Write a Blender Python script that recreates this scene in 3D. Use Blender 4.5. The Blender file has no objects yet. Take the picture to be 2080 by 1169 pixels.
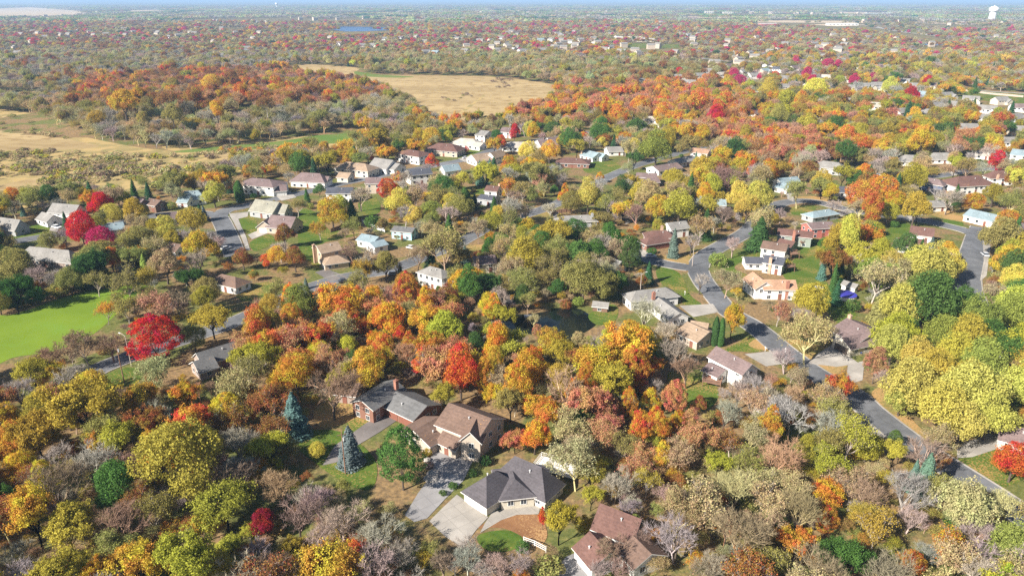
import bpy, math, random
import numpy as np
from mathutils import Vector
random.seed(7); RS = np.random.RandomState(11)
S = bpy.context.scene
C = S.collection
PI = math.pi

# ------------------------------------------------------------------ camera, light, exposure
CAM_H = 100.0; FOC = 1485.0; IW, IH = 2080.0, 1169.0
PITCH = math.atan((IH / 2 + 2.0) / FOC)
cam_d = bpy.data.cameras.new('camera'); cam = bpy.data.objects.new('camera', cam_d); C.objects.link(cam)
cam_d.sensor_width = 36.0; cam_d.lens = FOC / IW * 36.0
cam_d.clip_start = 1.0; cam_d.clip_end = 120000.0
cam.location = (0, 0, CAM_H); cam.rotation_euler = (PI / 2 - PITCH, 0, 0)
S.camera = cam
SUN_AZ = Vector((-0.80, -0.60)); SUN_EL = math.radians(34)
SUN_DIR = Vector((SUN_AZ.x * math.cos(SUN_EL), SUN_AZ.y * math.cos(SUN_EL), math.sin(SUN_EL)))
w = bpy.data.worlds.new('World'); S.world = w; w.use_nodes = True
nt = w.node_tree; bg = nt.nodes['Background']; bg.inputs['Strength'].default_value = 0.05
sky = nt.nodes.new('ShaderNodeTexSky'); sky.sky_type = 'NISHITA'; sky.sun_disc = False
sky.sun_elevation = SUN_EL; sky.sun_rotation = math.atan2(SUN_AZ.x, SUN_AZ.y) % (2 * PI)
sky.air_density = 1.0; sky.dust_density = 0.6; sky.ozone_density = 1.5
nt.links.new(sky.outputs[0], bg.inputs[0])
ld = bpy.data.lights.new('sun', 'SUN'); ld.energy = 5.0; ld.angle = math.radians(0.5); ld.color = (1.0, 0.93, 0.83)
sun = bpy.data.objects.new('sun', ld); C.objects.link(sun); sun.rotation_euler = SUN_DIR.to_track_quat('Z', 'Y').to_euler()
sun.location = (0, 0, 300)
S.view_settings.view_transform = 'Standard'; S.view_settings.look = 'None'
S.view_settings.exposure = 1.05; S.view_settings.gamma = 1.0
S.view_settings.use_curve_mapping = False
S.cycles.max_bounces = 5; S.cycles.diffuse_bounces = 2; S.cycles.glossy_bounces = 2
S.cycles.transmission_bounces = 2; S.cycles.transparent_max_bounces = 4; S.cycles.volume_bounces = 1
S.cycles.use_denoising = False

# ------------------------------------------------------------------ picture <-> ground
cp, sp = math.cos(PITCH), math.sin(PITCH)
def terr(x, y):
    z = 0.0
    for cx, cy, rx, ry, h in BUMPS:
        r = ((x - cx) / rx) ** 2 + ((y - cy) / ry) ** 2
        z = z + h * np.maximum(0, 1 - r) ** 2
    return z
def P(px, py, z=0.0):
    dx = (px - IW / 2) / FOC; dy = -(py - IH / 2) / FOC
    d = (dx, cp + dy * sp, -sp + dy * cp)
    t = (z - CAM_H) / d[2]
    return (d[0] * t, d[1] * t, z)
BUMPS = [(-262, 668, 200, 105, 14), (330, 650, 250, 110, 8)]
def PG(px, py):
    z = 0.0
    for _ in range(5):
        x, y, _z = P(px, py, z); z = float(terr(x, y))
    return (x, y, z)
def depth(x, y, z): return y * cp + (CAM_H - z) * sp
def proj(x, y, z):
    """world -> picture pixels (arrays allowed)"""
    a = y * cp + (CAM_H - z) * sp
    b = (z - CAM_H) * cp + y * sp
    return IW / 2 + x / a * FOC, IH / 2 - b / a * FOC
def inpoly(px, py, poly):
    px = np.atleast_1d(np.asarray(px, float)); py = np.atleast_1d(np.asarray(py, float))
    r = np.zeros(px.shape, bool); n = len(poly); j = n - 1
    for i in range(n):
        xi, yi = poly[i]; xj, yj = poly[j]
        c = ((yi > py) != (yj > py))
        with np.errstate(divide='ignore', invalid='ignore'):
            xx = (xj - xi) * (py - yi) / ((yj - yi) if yj != yi else 1e-9) + xi
        r ^= c & (px < xx); j = i
    return r

# ------------------------------------------------------------------ object helpers
def link(name, data, parent=None, mat=None, kind=None, label=None, cat=None, group=None, loc=None):
    o = bpy.data.objects.new(name, data); C.objects.link(o)
    if parent is not None: o.parent = parent
    if mat is not None and data is not None:
        for m in (mat if isinstance(mat, (list, tuple)) else [mat]): data.materials.append(m)
    if kind: o['kind'] = kind
    if label: o['label'] = label
    if cat: o['category'] = cat
    if group: o['group'] = group
    if loc is not None: o.location = loc
    return o
def mesh(name, v, f, mi=None, smooth=False):
    m = bpy.data.meshes.new(name); m.from_pydata([tuple(p) for p in v], [], [tuple(q) for q in f])
    if mi is not None: m.polygons.foreach_set('material_index', mi)
    if smooth: m.polygons.foreach_set('use_smooth', [True] * len(m.polygons))
    m.update(); return m
class MB:
    def __init__(s): s.v = []; s.f = []; s.m = []
    def poly(s, pts, mi=0):
        n = len(s.v); s.v += [tuple(p) for p in pts]; s.f.append(tuple(range(n, n + len(pts)))); s.m.append(mi)
    def box(s, c, d, rz=0.0, mi=0, top=1.0):
        n = len(s.v); ca, sa = math.cos(rz), math.sin(rz)
        for iz in (-1, 1):
            k = top if iz > 0 else 1.0
            for ix, iy in ((-1, -1), (1, -1), (1, 1), (-1, 1)):
                x = ix * d[0] / 2 * k; y = iy * d[1] / 2 * k
                s.v.append((c[0] + x * ca - y * sa, c[1] + x * sa + y * ca, c[2] + iz * d[2] / 2))
        for q in ((3, 2, 1, 0), (4, 5, 6, 7), (0, 1, 5, 4), (1, 2, 6, 5), (2, 3, 7, 6), (3, 0, 4, 7)):
            s.f.append(tuple(n + i for i in q)); s.m.append(mi)
    def tube(s, a, b, r0, r1, k=5, mi=0):
        a = Vector(a); b = Vector(b); d = (b - a)
        if d.length < 1e-6: return
        d.normalize(); t = d.orthogonal().normalized(); q = d.cross(t)
        n = len(s.v)
        for c, r in ((a, r0), (b, r1)):
            for i in range(k):
                an = 2 * PI * i / k; s.v.append(tuple(c + t * (r * math.cos(an)) + q * (r * math.sin(an))))
        for i in range(k):
            j = (i + 1) % k; s.f.append((n + i, n + j, n + k + j, n + k + i)); s.m.append(mi)
        s.f.append(tuple(n + k + i for i in range(k))); s.m.append(mi)
    def lathe(s, c, prof, k=16, mi=0):
        n = len(s.v)
        for r, z in prof:
            for i in range(k):
                a = 2 * PI * i / k; s.v.append((c[0] + r * math.cos(a), c[1] + r * math.sin(a), c[2] + z))
        for j in range(len(prof) - 1):
            for i in range(k):
                i2 = (i + 1) % k
                s.f.append((n + j * k + i, n + j * k + i2, n + (j + 1) * k + i2, n + (j + 1) * k + i)); s.m.append(mi)
    def mk(s, name, smooth=False): return mesh(name, s.v, s.f, s.m, smooth)
    def build(s, name, mat, parent=None, **k):
        sm = k.pop('smooth', False)
        return link(name, s.mk(name, sm), parent, mat, **k)

# ------------------------------------------------------------------ materials
MAT = {}
def nodes(name):
    m = bpy.data.materials.new(name); m.use_nodes = True; t = m.node_tree
    return m, t, t.nodes, t.links, t.nodes['Principled BSDF']
def plain(name, col, rough=0.8, var=0.15, scale=1.5, spec=0.3, stretch=None, col2=None, bump=0.0, metallic=0.0, detail=4):
    """base colour broken up by two sizes of noise"""
    if name in MAT: return MAT[name]
    m, t, N, L, b = nodes(name)
    tc = N.new('ShaderNodeTexCoord'); mp = N.new('ShaderNodeMapping'); L.new(tc.outputs['Object'], mp.inputs[0])
    if stretch: mp.inputs['Scale'].default_value = stretch
    n1 = N.new('ShaderNodeTexNoise'); n1.inputs['Scale'].default_value = scale; n1.inputs['Detail'].default_value = detail
    n1.inputs['Roughness'].default_value = 0.65
    L.new(mp.outputs[0], n1.inputs['Vector'])
    n2 = N.new('ShaderNodeTexNoise'); n2.inputs['Scale'].default_value = scale * 0.13; n2.inputs['Detail'].default_value = 3
    L.new(mp.outputs[0], n2.inputs['Vector'])
    ad = N.new('ShaderNodeMath'); ad.operation = 'ADD'; L.new(n1.outputs[0], ad.inputs[0]); L.new(n2.outputs[0], ad.inputs[1])
    mr = N.new('ShaderNodeMapRange'); mr.inputs['From Min'].default_value = 0.75; mr.inputs['From Max'].default_value = 1.25
    L.new(ad.outputs[0], mr.inputs[0])
    mx = N.new('ShaderNodeMix'); mx.data_type = 'RGBA'
    c2 = col2 if col2 else tuple(c * (1 + var) for c in col); c1 = col if col2 else tuple(c * (1 - var) for c in col)
    mx.inputs[6].default_value = (*c1, 1); mx.inputs[7].default_value = (*c2, 1)
    L.new(mr.outputs[0], mx.inputs[0]); L.new(mx.outputs[2], b.inputs['Base Color'])
    b.inputs['Roughness'].default_value = rough; b.inputs['Specular IOR Level'].default_value = spec; b.inputs['Metallic'].default_value = metallic
    if bump:
        bp = N.new('ShaderNodeBump'); bp.inputs['Strength'].default_value = bump; bp.inputs['Distance'].default_value = 0.3
        L.new(n1.outputs[0], bp.inputs['Height']); L.new(bp.outputs[0], b.inputs['Normal'])
    MAT[name] = m; return m
def roofmat(name, col):
    """asphalt shingle: courses across the slope, tab-to-tab tone, lichen and dirt patches"""
    if name in MAT: return MAT[name]
    m, t, N, L, b = nodes(name)
    tc = N.new('ShaderNodeTexCoord')
    vo = N.new('ShaderNodeTexVoronoi'); vo.inputs['Scale'].default_value = 2.2; L.new(tc.outputs['Object'], vo.inputs['Vector'])
    n2 = N.new('ShaderNodeTexNoise'); n2.inputs['Scale'].default_value = 0.22; n2.inputs['Detail'].default_value = 6; L.new(tc.outputs['Object'], n2.inputs['Vector'])
    sx = N.new('ShaderNodeSeparateXYZ'); L.new(tc.outputs['Object'], sx.inputs[0])
    wv = N.new('ShaderNodeMath'); wv.operation = 'MULTIPLY'; wv.inputs[1].default_value = 14.0; L.new(sx.outputs[2], wv.inputs[0])
    sn = N.new('ShaderNodeMath'); sn.operation = 'SINE'; L.new(wv.outputs[0], sn.inputs[0])
    sc = N.new('ShaderNodeMath'); sc.operation = 'MULTIPLY_ADD'; sc.inputs[1].default_value = 0.05; sc.inputs[2].default_value = 0.8; L.new(sn.outputs[0], sc.inputs[0])
    sep = N.new('ShaderNodeSeparateColor'); L.new(vo.outputs['Color'], sep.inputs[0])
    a1 = N.new('ShaderNodeMath'); a1.operation = 'MULTIPLY_ADD'; a1.inputs[1].default_value = 0.26; L.new(sep.outputs[0], a1.inputs[0]); L.new(sc.outputs[0], a1.inputs[2])
    a2 = N.new('ShaderNodeMath'); a2.operation = 'MULTIPLY_ADD'; a2.inputs[1].default_value = 0.8; L.new(n2.outputs[0], a2.inputs[0]); L.new(a1.outputs[0], a2.inputs[2])
    a3 = N.new('ShaderNodeMath'); a3.operation = 'SUBTRACT'; a3.inputs[1].default_value = 0.33; L.new(a2.outputs[0], a3.inputs[0])
    mx = N.new('ShaderNodeVectorMath'); mx.operation = 'SCALE'; mx.inputs[0].default_value = col; L.new(a3.outputs[0], mx.inputs[3])
    L.new(mx.outputs[0], b.inputs['Base Color']); b.inputs['Roughness'].default_value = 0.85; b.inputs['Specular IOR Level'].default_value = 0.25
    MAT[name] = m; return m
def wallmat(name, col):
    """lap siding: fine horizontal courses and slight weathering"""
    if name in MAT: return MAT[name]
    m, t, N, L, b = nodes(name)
    tc = N.new('ShaderNodeTexCoord'); sx = N.new('ShaderNodeSeparateXYZ'); L.new(tc.outputs['Object'], sx.inputs[0])
    wv = N.new('ShaderNodeMath'); wv.operation = 'MULTIPLY'; wv.inputs[1].default_value = 5.0; L.new(sx.outputs[2], wv.inputs[0])
    fr = N.new('ShaderNodeMath'); fr.operation = 'FRACT'; L.new(wv.outputs[0], fr.inputs[0])
    bp = N.new('ShaderNodeBump'); bp.inputs['Strength'].default_value = 0.5; bp.inputs['Distance'].default_value = 0.03
    L.new(fr.outputs[0], bp.inputs['Height']); L.new(bp.outputs[0], b.inputs['Normal'])
    n2 = N.new('ShaderNodeTexNoise'); n2.inputs['Scale'].default_value = 0.5; n2.inputs['Detail'].default_value = 5; L.new(tc.outputs['Object'], n2.inputs['Vector'])
    a = N.new('ShaderNodeMath'); a.operation = 'MULTIPLY_ADD'; a.inputs[1].default_value = 0.3; a.inputs[2].default_value = 0.85; L.new(n2.outputs[0], a.inputs[0])
    mx = N.new('ShaderNodeVectorMath'); mx.operation = 'SCALE'; mx.inputs[0].default_value = col; L.new(a.outputs[0], mx.inputs[3])
    L.new(mx.outputs[0], b.inputs['Base Color']); b.inputs['Roughness'].default_value = 0.7; b.inputs['Specular IOR Level'].default_value = 0.2
    MAT[name] = m; return m
def foliage(name, bark=False):
    """leaf colour = the object's own colour (or, for the far wood, the tree's stored colour), varied leaf by leaf"""
    m, t, N, L, b = nodes(name)
    oi = N.new('ShaderNodeObjectInfo')
    at = N.new('ShaderNodeAttribute'); at.attribute_type = 'INSTANCER'; at.attribute_name = 'tcol'
    ad = N.new('ShaderNodeVectorMath'); ad.operation = 'ADD'; L.new(oi.outputs['Color'], ad.inputs[0]); L.new(at.outputs['Color'], ad.inputs[1])
    al = N.new('ShaderNodeMath'); al.operation = 'ADD'; L.new(oi.outputs['Alpha'], al.inputs[0]); L.new(at.outputs['Alpha'], al.inputs[1])
    va = N.new('ShaderNodeAttribute'); va.attribute_type = 'GEOMETRY'; va.attribute_name = 'leaf'
    sv = N.new('ShaderNodeSeparateXYZ'); L.new(va.outputs['Vector'], sv.inputs[0])
    # hue drift from clump to clump, amount in alpha
    h0 = N.new('ShaderNodeMath'); h0.operation = 'SUBTRACT'; h0.inputs[1].default_value = 0.3; L.new(sv.outputs[1], h0.inputs[0])
    h1 = N.new('ShaderNodeMath'); h1.operation = 'MULTIPLY_ADD'; h1.inputs[2].default_value = 0.5; L.new(h0.outputs[0], h1.inputs[0]); L.new(al.outputs[0], h1.inputs[1])
    v0 = N.new('ShaderNodeMath'); v0.operation = 'MULTIPLY_ADD'; v0.inputs[1].default_value = 0.55; v0.inputs[2].default_value = 0.68; L.new(sv.outputs[0], v0.inputs[0])
    vr = N.new('ShaderNodeMath'); vr.operation = 'MULTIPLY_ADD'; vr.inputs[1].default_value = 0.22; vr.inputs[2].default_value = 0.9; L.new(oi.outputs['Random'], vr.inputs[0])
    v1 = N.new('ShaderNodeMath'); v1.operation = 'MULTIPLY'; L.new(v0.outputs[0], v1.inputs[0]); L.new(vr.outputs[0], v1.inputs[1])
    hs = N.new('ShaderNodeHueSaturation'); hs.inputs['Saturation'].default_value = 1.0
    L.new(ad.outputs[0], hs.inputs['Color']); L.new(h1.outputs[0], hs.inputs['Hue']); L.new(v1.outputs[0], hs.inputs['Value'])
    df = N.new('ShaderNodeBsdfDiffuse'); L.new(hs.outputs[0], df.inputs[0])
    out = N['Material Output']
    if bark:
        L.new(df.outputs[0], out.inputs[0])
    else:
        tr = N.new('ShaderNodeBsdfTranslucent'); L.new(hs.outputs[0], tr.inputs[0])
        ms = N.new('ShaderNodeMixShader'); ms.inputs[0].default_value = 0.36
        L.new(df.outputs[0], ms.inputs[1]); L.new(tr.outputs[0], ms.inputs[2]); L.new(ms.outputs[0], out.inputs[0])
    N.remove(b)
    return m
LEAF = foliage('autumn_leaves'); TWIG = foliage('twigs', bark=True)
BARK = plain('bark', (0.11, 0.085, 0.065), 0.9, 0.3, 2.0)
PALEBARK = plain('pale_bark', (0.42, 0.38, 0.33), 0.9, 0.2, 2.0)

# ------------------------------------------------------------------ tree meshes (unit = crown width 1)
def cards_mesh(name, pos, nrm, size, a, b, elong=1.0, axis=None):
    n = len(pos)
    nrm = nrm / (np.linalg.norm(nrm, axis=1, keepdims=True) + 1e-9)
    r = RS.normal(size=(n, 3)) if axis is None else axis
    t = np.cross(nrm, r); t /= (np.linalg.norm(t, axis=1, keepdims=True) + 1e-9)
    q = np.cross(nrm, t)
    s = (size * RS.uniform(0.6, 1.35, n))[:, None]
    if axis is not None: t, q = q, t
    e = elong
    P0 = pos + t * s * e * RS.uniform(.7, 1, (n, 1)); P1 = pos + q * s * RS.uniform(.5, 1, (n, 1)) + nrm * s * .25
    P2 = pos - t * s * e * RS.uniform(.7, 1, (n, 1)); P3 = pos - q * s * RS.uniform(.5, 1, (n, 1)) + nrm * s * .25
    V = np.stack([P0, P1, P2, P3], 1).reshape(-1, 3)
    m = bpy.data.meshes.new(name)
    m.vertices.add(4 * n); m.vertices.foreach_set('co', V.ravel().astype(np.float32))
    m.loops.add(4 * n); m.loops.foreach_set('vertex_index', np.arange(4 * n, dtype=np.int32))
    m.polygons.add(n); m.polygons.foreach_set('loop_start', np.arange(0, 4 * n, 4, dtype=np.int32))
    m.polygons.foreach_set('loop_total', np.full(n, 4, np.int32))
    at = m.attributes.new('leaf', 'FLOAT_VECTOR', 'FACE')
    at.data.foreach_set('vector', np.stack([a, b, np.zeros(n)], 1).ravel().astype(np.float32))
    m.update(calc_edges=True); m.validate(); return m
def unit(n):
    v = RS.normal(size=(n, 3)); return v / np.linalg.norm(v, axis=1, keepdims=True)
def puffs(n, hc, zc, rmin, rmax, low=-0.55, inner=0.25):
    """centres and radii of leaf clumps filling a crown"""
    out = []; i = 0
    ga = PI * (3 - math.sqrt(5)); off = RS.uniform(0, 6.28)
    for i in range(n):
        u = 1 - (1 - low) * (i + .5) / n; a = ga * i + off + RS.uniform(-.3, .3)
        rr = math.sqrt(max(0, 1 - u * u)); r = RS.uniform(rmin, rmax); k = RS.uniform(.78, 1.04)
        out.append((math.cos(a) * rr * (0.5 - r * .8) * k, math.sin(a) * rr * (0.5 - r * .8) * k, zc + u * (hc - r * .7) * k, r))
    for _ in range(int(n * inner)):
        d = unit(1)[0] * RS.uniform(.1, .6); r = RS.uniform(rmin, rmax)
        out.append((d[0] * .5, d[1] * .5, zc + d[2] * hc, r))
    return np.array(out)
def dense_crown(name, npf, ncard, hc, zc, rmin, rmax, card, low=-0.55, top=None, flat=0.9, spiky=0.0, lobes=0):
    if lobes:
        pf = []
        for j in range(lobes):
            a = 2 * PI * (j + RS.uniform(-.3, .3)) / max(1, lobes - 1); cen = j == lobes - 1
            rr = 0 if cen else RS.uniform(.20, .27) * (1 if hc < .5 else .72); lr = RS.uniform(.24, .33) if not cen else .30; lz = zc + (hc * .45 if cen else RS.uniform(-.45, .3) * hc)
            lh = lr * RS.uniform(.85, 1.15) * (hc / .46) ** .7
            n_ = int(npf / lobes * 1.25)
            q = puffs(n_, .5, 0, rmin / lr * .5, rmax / lr * .5, -.5, .12)
            q[:, :2] *= 2 * lr; q[:, 2] = q[:, 2] * 2 * lh + lz; q[:, 3] *= 2 * lr
            q[:, 0] += math.cos(a) * rr; q[:, 1] += math.sin(a) * rr
            pf.append(q)
        pf = np.concatenate(pf)
    else:
        pf = puffs(npf, hc, zc, rmin, rmax, low)
    wgt = pf[:, 3] ** 2; k = RS.choice(len(pf), ncard, p=wgt / wgt.sum())
    c = pf[k, :3]; r = pf[k, 3:4]
    d = unit(ncard); out = c - np.array([0, 0, zc]); out /= (np.linalg.norm(out, axis=1, keepdims=True) + 1e-6)
    flip = (np.sum(d * out, 1) < -0.25); d[flip] *= -1
    d2 = d * np.array([1, 1, flat])
    rad = RS.uniform(.62, 1.12, (ncard, 1)) + (RS.rand(ncard, 1) < .3) * RS.uniform(0, .45 + spiky, (ncard, 1))
    ell = RS.uniform(.75, 1.3, (len(pf), 3)); d2 = d2 * ell[k]; thin = RS.uniform(.35, 1, len(pf)); keep = RS.rand(ncard) < thin[k] + .15
    c, r, d, d2, rad, k = c[keep], r[keep], d[keep], d2[keep], rad[keep], k[keep]; ncard = int(keep.sum())
    pos = c + d2 * r * rad
    nr = d + RS.normal(size=d.shape) * 0.8 + np.array([0, 0, .2])
    if top: pos[:, :2] *= (1 - top * np.clip((pos[:, 2:3] - zc) / hc, 0, 1))
    prand = RS.rand(len(pf))
    return cards_mesh(name, pos, nr, card, RS.rand(ncard), np.clip(prand[k] + RS.normal(size=ncard) * .12, 0, 1))
def branch_mesh(name, h, w, lv, twigs, seed, r0=0.022, spread=0.55, tw=0.006, leafs=0, zfork=0.28, up=0.35):
    """trunk, forking limbs and a haze of thin twigs; returns mesh and twig tips"""
    rnd = random.Random(seed); V = []; F = []; A = []; tips = []
    def tube(a, b, ra, rb, k, tone):
        d = (b - a); d.normalize(); t = d.orthogonal().normalized(); q = d.cross(t); n = len(V)
        for c, r in ((a, ra), (b, rb)):
            for i in range(k):
                an = 2 * PI * i / k; V.append(c + t * (r * math.cos(an)) + q * (r * math.sin(an)))
        for i in range(k):
            j = (i + 1) % k; F.append((n + i, n + j, n + k + j, n + k + i)); A.append(tone)
    def inside(p):
        zc = h * .6
        return (p.x / (w * .5)) ** 2 + (p.y / (w * .5)) ** 2 + ((p.z - zc) / (h * .42)) ** 2
    def grow(p, d, ln, r, l):
        q = p; dd = d.copy(); seg = 2 if l < 2 else 1
        for s in range(seg):
            dd = (dd + Vector((rnd.uniform(-.18, .18), rnd.uniform(-.18, .18), rnd.uniform(-.05, .18)))).normalized()
            e = q + dd * (ln / seg)
            tube(q, e, r * (1 - .3 * s / seg), r * (1 - .3 * (s + 1) / seg), 4 if l < 2 else 3, rnd.random() * .5 + (.8 if l < 3 else .35)); q = e
        if l >= lv:
            for _ in range(twigs):
                b0 = p.lerp(q, rnd.uniform(.1, 1)); td = (dd * .6 + Vector((rnd.gauss(0, .55), rnd.gauss(0, .55), rnd.gauss(.15, .45)))).normalized()
                tl = w * rnd.uniform(.05, .12); e = b0 + td * tl; sd = td.orthogonal().normalized(); sd.rotate(__import__('mathutils').Quaternion(td, rnd.uniform(0, 6)))
                n = len(V); V.extend([b0 + sd * tw * w * .5, b0 - sd * tw * w * .5, e]); F.append((n, n + 1, n + 2)); A.append(rnd.random() * .6)
                tips.append(e)
            return
        nb = 3 if l else 5
        if l == 0: nb = 6
        for i in range(nb + (rnd.random() < .5)):
            a = 2 * PI * i / nb + rnd.uniform(-.5, .5)
            side = dd.orthogonal().normalized(); side.rotate(__import__('mathutils').Quaternion(dd, a))
            k = spread * rnd.uniform(.6, 1.3) * (1.15 if l == 0 else 1)
            nd = (dd * (1 - k * .45) + side * k + Vector((0, 0, up * .5))).normalized()
            st = q if l == 0 or rnd.random() < .6 else p.lerp(q, rnd.uniform(.45, .95))
            l2 = ln * rnd.uniform(.62, .86) if l else h * rnd.uniform(.2, .27)
            e = st + nd * l2
            if inside(e) > 1.25: l2 *= .6
            grow(st if l else p.lerp(q, rnd.uniform(.75, 1.0)), nd, l2, r * (.58 if l else .5), l + 1)
    grow(Vector((0, 0, -.02)), Vector((rnd.uniform(-.06, .06), rnd.uniform(-.06, .06), 1)).normalized(), h * zfork, r0, 0)
    m = bpy.data.meshes.new(name); m.from_pydata([tuple(v) for v in V], [], F)
    at = m.attributes.new('leaf', 'FLOAT_VECTOR', 'FACE')
    at.data.foreach_set('vector', np.array([[a, .5, 0] for a in A], np.float32).ravel()); m.update()
    return m, np.array([tuple(t) for t in tips])
def trunk_mesh(name, seed, zf, top, r=0.022, spread=.3):
    rnd = random.Random(seed); b = MB(); f = Vector((rnd.uniform(-.03, .03), rnd.uniform(-.03, .03), zf))
    b.tube((0, 0, -.03), f, r * 1.5, r, 6)
    for i in range(6):
        a = 2 * PI * i / 6 + rnd.uniform(-.4, .4); k = rnd.uniform(.5, 1) * spread
        m = f + Vector((math.cos(a) * k * .5, math.sin(a) * k * .5, (top - zf) * .35)); e = f + Vector((math.cos(a) * k, math.sin(a) * k, (top - zf) * rnd.uniform(.6, .85)))
        b.tube(f + Vector((0, 0, -.02)), m, r * .6, r * .4, 4); b.tube(m, e, r * .4, r * .12, 4)
    return b.mk(name)
def spruce_crown(name, seed, h, tiers, per, w=0.5, full=1.0, droop=0.35):
    pos = []; nr = []; ax = []; A = []; B = []
    rnd = random.Random(seed)
    for i in range(tiers):
        f = i / (tiers - 1); z = .07 * h + f * .9 * h; rad = w * (1 - f) ** .72 * rnd.uniform(.85, 1.1) + .012
        n = max(5, int(per * (1 - f * .6)))
        for j in range(n):
            a = 2 * PI * (j + rnd.random() * .7) / n + i * 1.7; rr = rad * rnd.uniform(.75, 1.12); tone = rnd.random()
            steps = max(2, int(5 * rr / w) + 2)
            for s in range(steps):
                u = (s + .7) / steps; x = rr * u
                for side in (-1, 0, 1):
                    if side and s == 0: continue
                    aa = a + side * .28 * (1 - u * .4)
                    p = (math.cos(aa) * x, math.sin(aa) * x, z - droop * x * u + rnd.uniform(-.01, .01))
                    pos.append(p); nr.append((math.cos(aa) * .7 + rnd.gauss(0, .3), math.sin(aa) * .7 + rnd.gauss(0, .3), .8)); ax.append((-math.sin(aa), math.cos(aa), 0))
                    A.append(rnd.random()); B.append(tone)
    pos = np.array(pos); n = len(pos)
    return cards_mesh(name, pos, np.array(nr), 0.045 * full, np.array(A), np.array(B), 1.3, None)
def column_crown(name, seed, h, w, n, card):
    z = RS.uniform(0, 1, n); a = RS.uniform(0, 2 * PI, n)
    r = w * np.clip(np.minimum(1, (1 - z) * 3.2) ** .6, .05, 1) * np.minimum(1, .75 + z * 2) * (1 + .1 * np.sin(a * 3 + z * 5)) * RS.uniform(.88, 1.05, n)
    pos = np.stack([np.cos(a) * r, np.sin(a) * r, z * h + .01], 1)
    nr = np.stack([np.cos(a), np.sin(a), np.full(n, .4)], 1) + RS.normal(size=(n, 3)) * .4
    return cards_mesh(name, pos, nr, card, RS.rand(n), RS.rand(n), 1.3)

LIB = {}   # kind -> list of (crown mesh, trunk mesh, crown centre height, total height, trunk material)
def reg(k, crown, trunk, zc, ht, cm=LEAF, tm=BARK):
    if not crown.materials: crown.materials.append(cm)
    if trunk is not None and not trunk.materials: trunk.materials.append(tm)
    LIB.setdefault(k, []).append((crown, trunk, zc, ht))
for i in range(7):
    reg('R', dense_crown('crown', 80 + 8 * i, 17000, .47, .61, .05, .125, .0145, -.75, lobes=(4, 5, 6, 3, 7, 5, 0)[i]), trunk_mesh('trunk', i, .25, .9), .61, 1.1)
for i in range(4):
    reg('V', dense_crown('crown', 80, 15000, .66, .82, .055, .115, .0148, -.8, top=(.3, .2, .45, .1)[i], lobes=(0, 4, 5, 0)[i]), trunk_mesh('trunk', 10 + i, .25, 1.3, .016, .2), .80, 1.48)
for i in range(2):   # broad yellow cottonwood-like crowns with pointed sprays
    reg('W', dense_crown('crown', 130, 19000, .42, .66, .045, .09, .0155, -.6, flat=1.1, spiky=.5, lobes=6 + i), trunk_mesh('trunk', 20 + i, .3, .9), .64, 1.08)
for i in range(6):   # open crowns: leaf carried on real limbs, uneven outline, sky and shade showing through
    bm_, tips = branch_mesh('trunk', (1.15, 1.3, 1.05, 1.45, 1.2, 1.1)[i], 1.0, 3, 14, 240 + i, .02, tw=.006, spread=(.55, .5, .65, .42, .55, .6)[i])
    zc_ = float(tips[:, 2].mean()); n_ = 13500; sub = RS.rand(len(tips)) < RS.uniform(.5, .85); cand = np.where(sub)[0]
    k = cand[RS.randint(0, len(cand), n_)]; pos = tips[k] + RS.normal(size=(n_, 3)) * .024
    g_ = np.floor(tips[k] * 7).astype(int); hsh = ((g_[:, 0] * 73 + g_[:, 1] * 179 + g_[:, 2] * 283) % 97) / 97.0
    out_ = tips[k] - np.array([0, 0, zc_ - .1]); out_ /= np.linalg.norm(out_, axis=1, keepdims=True)
    reg('F', cards_mesh('crown', pos, RS.normal(size=pos.shape) * .7 + out_ * .7 + np.array([0, 0, .2]), .0142, RS.rand(n_), np.clip(hsh + RS.normal(size=n_) * .12, 0, 1)), bm_, zc_, 1.2, LEAF, TWIG)
for i in range(4):   # thin, half bare: visible limbs, scattered leaf
    bm_, tips = branch_mesh('trunk', 1.15, 1.0, 3, 12, 40 + i, .02, tw=.006)
    zc_ = float(tips[:, 2].mean())
    k = RS.choice(len(tips), 5200); pos = tips[k] + RS.normal(size=(5200, 3)) * .028
    sel = RS.rand(max(len(tips), 1)); 
    cr = cards_mesh('crown', pos, RS.normal(size=pos.shape) + np.array([0, 0, .5]), .0145, RS.rand(len(pos)), np.clip(sel[k] + RS.normal(size=len(pos)) * .1, 0, 1))
    reg('S', cr, bm_, zc_, 1.15, LEAF, TWIG)
for i in range(5):
    bm_, tips = branch_mesh('crown', 1.1, 1.0, 4 if i < 4 else 3, 11 if i < 4 else 22, 60 + i, .023, tw=.0055)
    reg('B', bm_, trunk_mesh('trunk', 70 + i, .25, .6, .016, .12), float(tips[:, 2].mean()), 1.1, TWIG, BARK)
for i in range(2):
    reg('P', spruce_crown('crown', 80 + i, 1.9, 26, 17, .5, .95), trunk_mesh('trunk', 80 + i, .8, 1.5, .018, .02), .85, 1.9)
for i in range(2):
    reg('A', column_crown('crown', 90 + i, 4.2, .48, 4200, .075), trunk_mesh('trunk', 90 + i, .8, 2.0, .03, .02), 2.1, 4.2)
for i in range(3):
    reg('U', dense_crown('crown', 26, 2200, .36, .36, .1, .17, .035, -.9), trunk_mesh('trunk', 95 + i, .1, .4, .02, .2), .36, .74)
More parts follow.
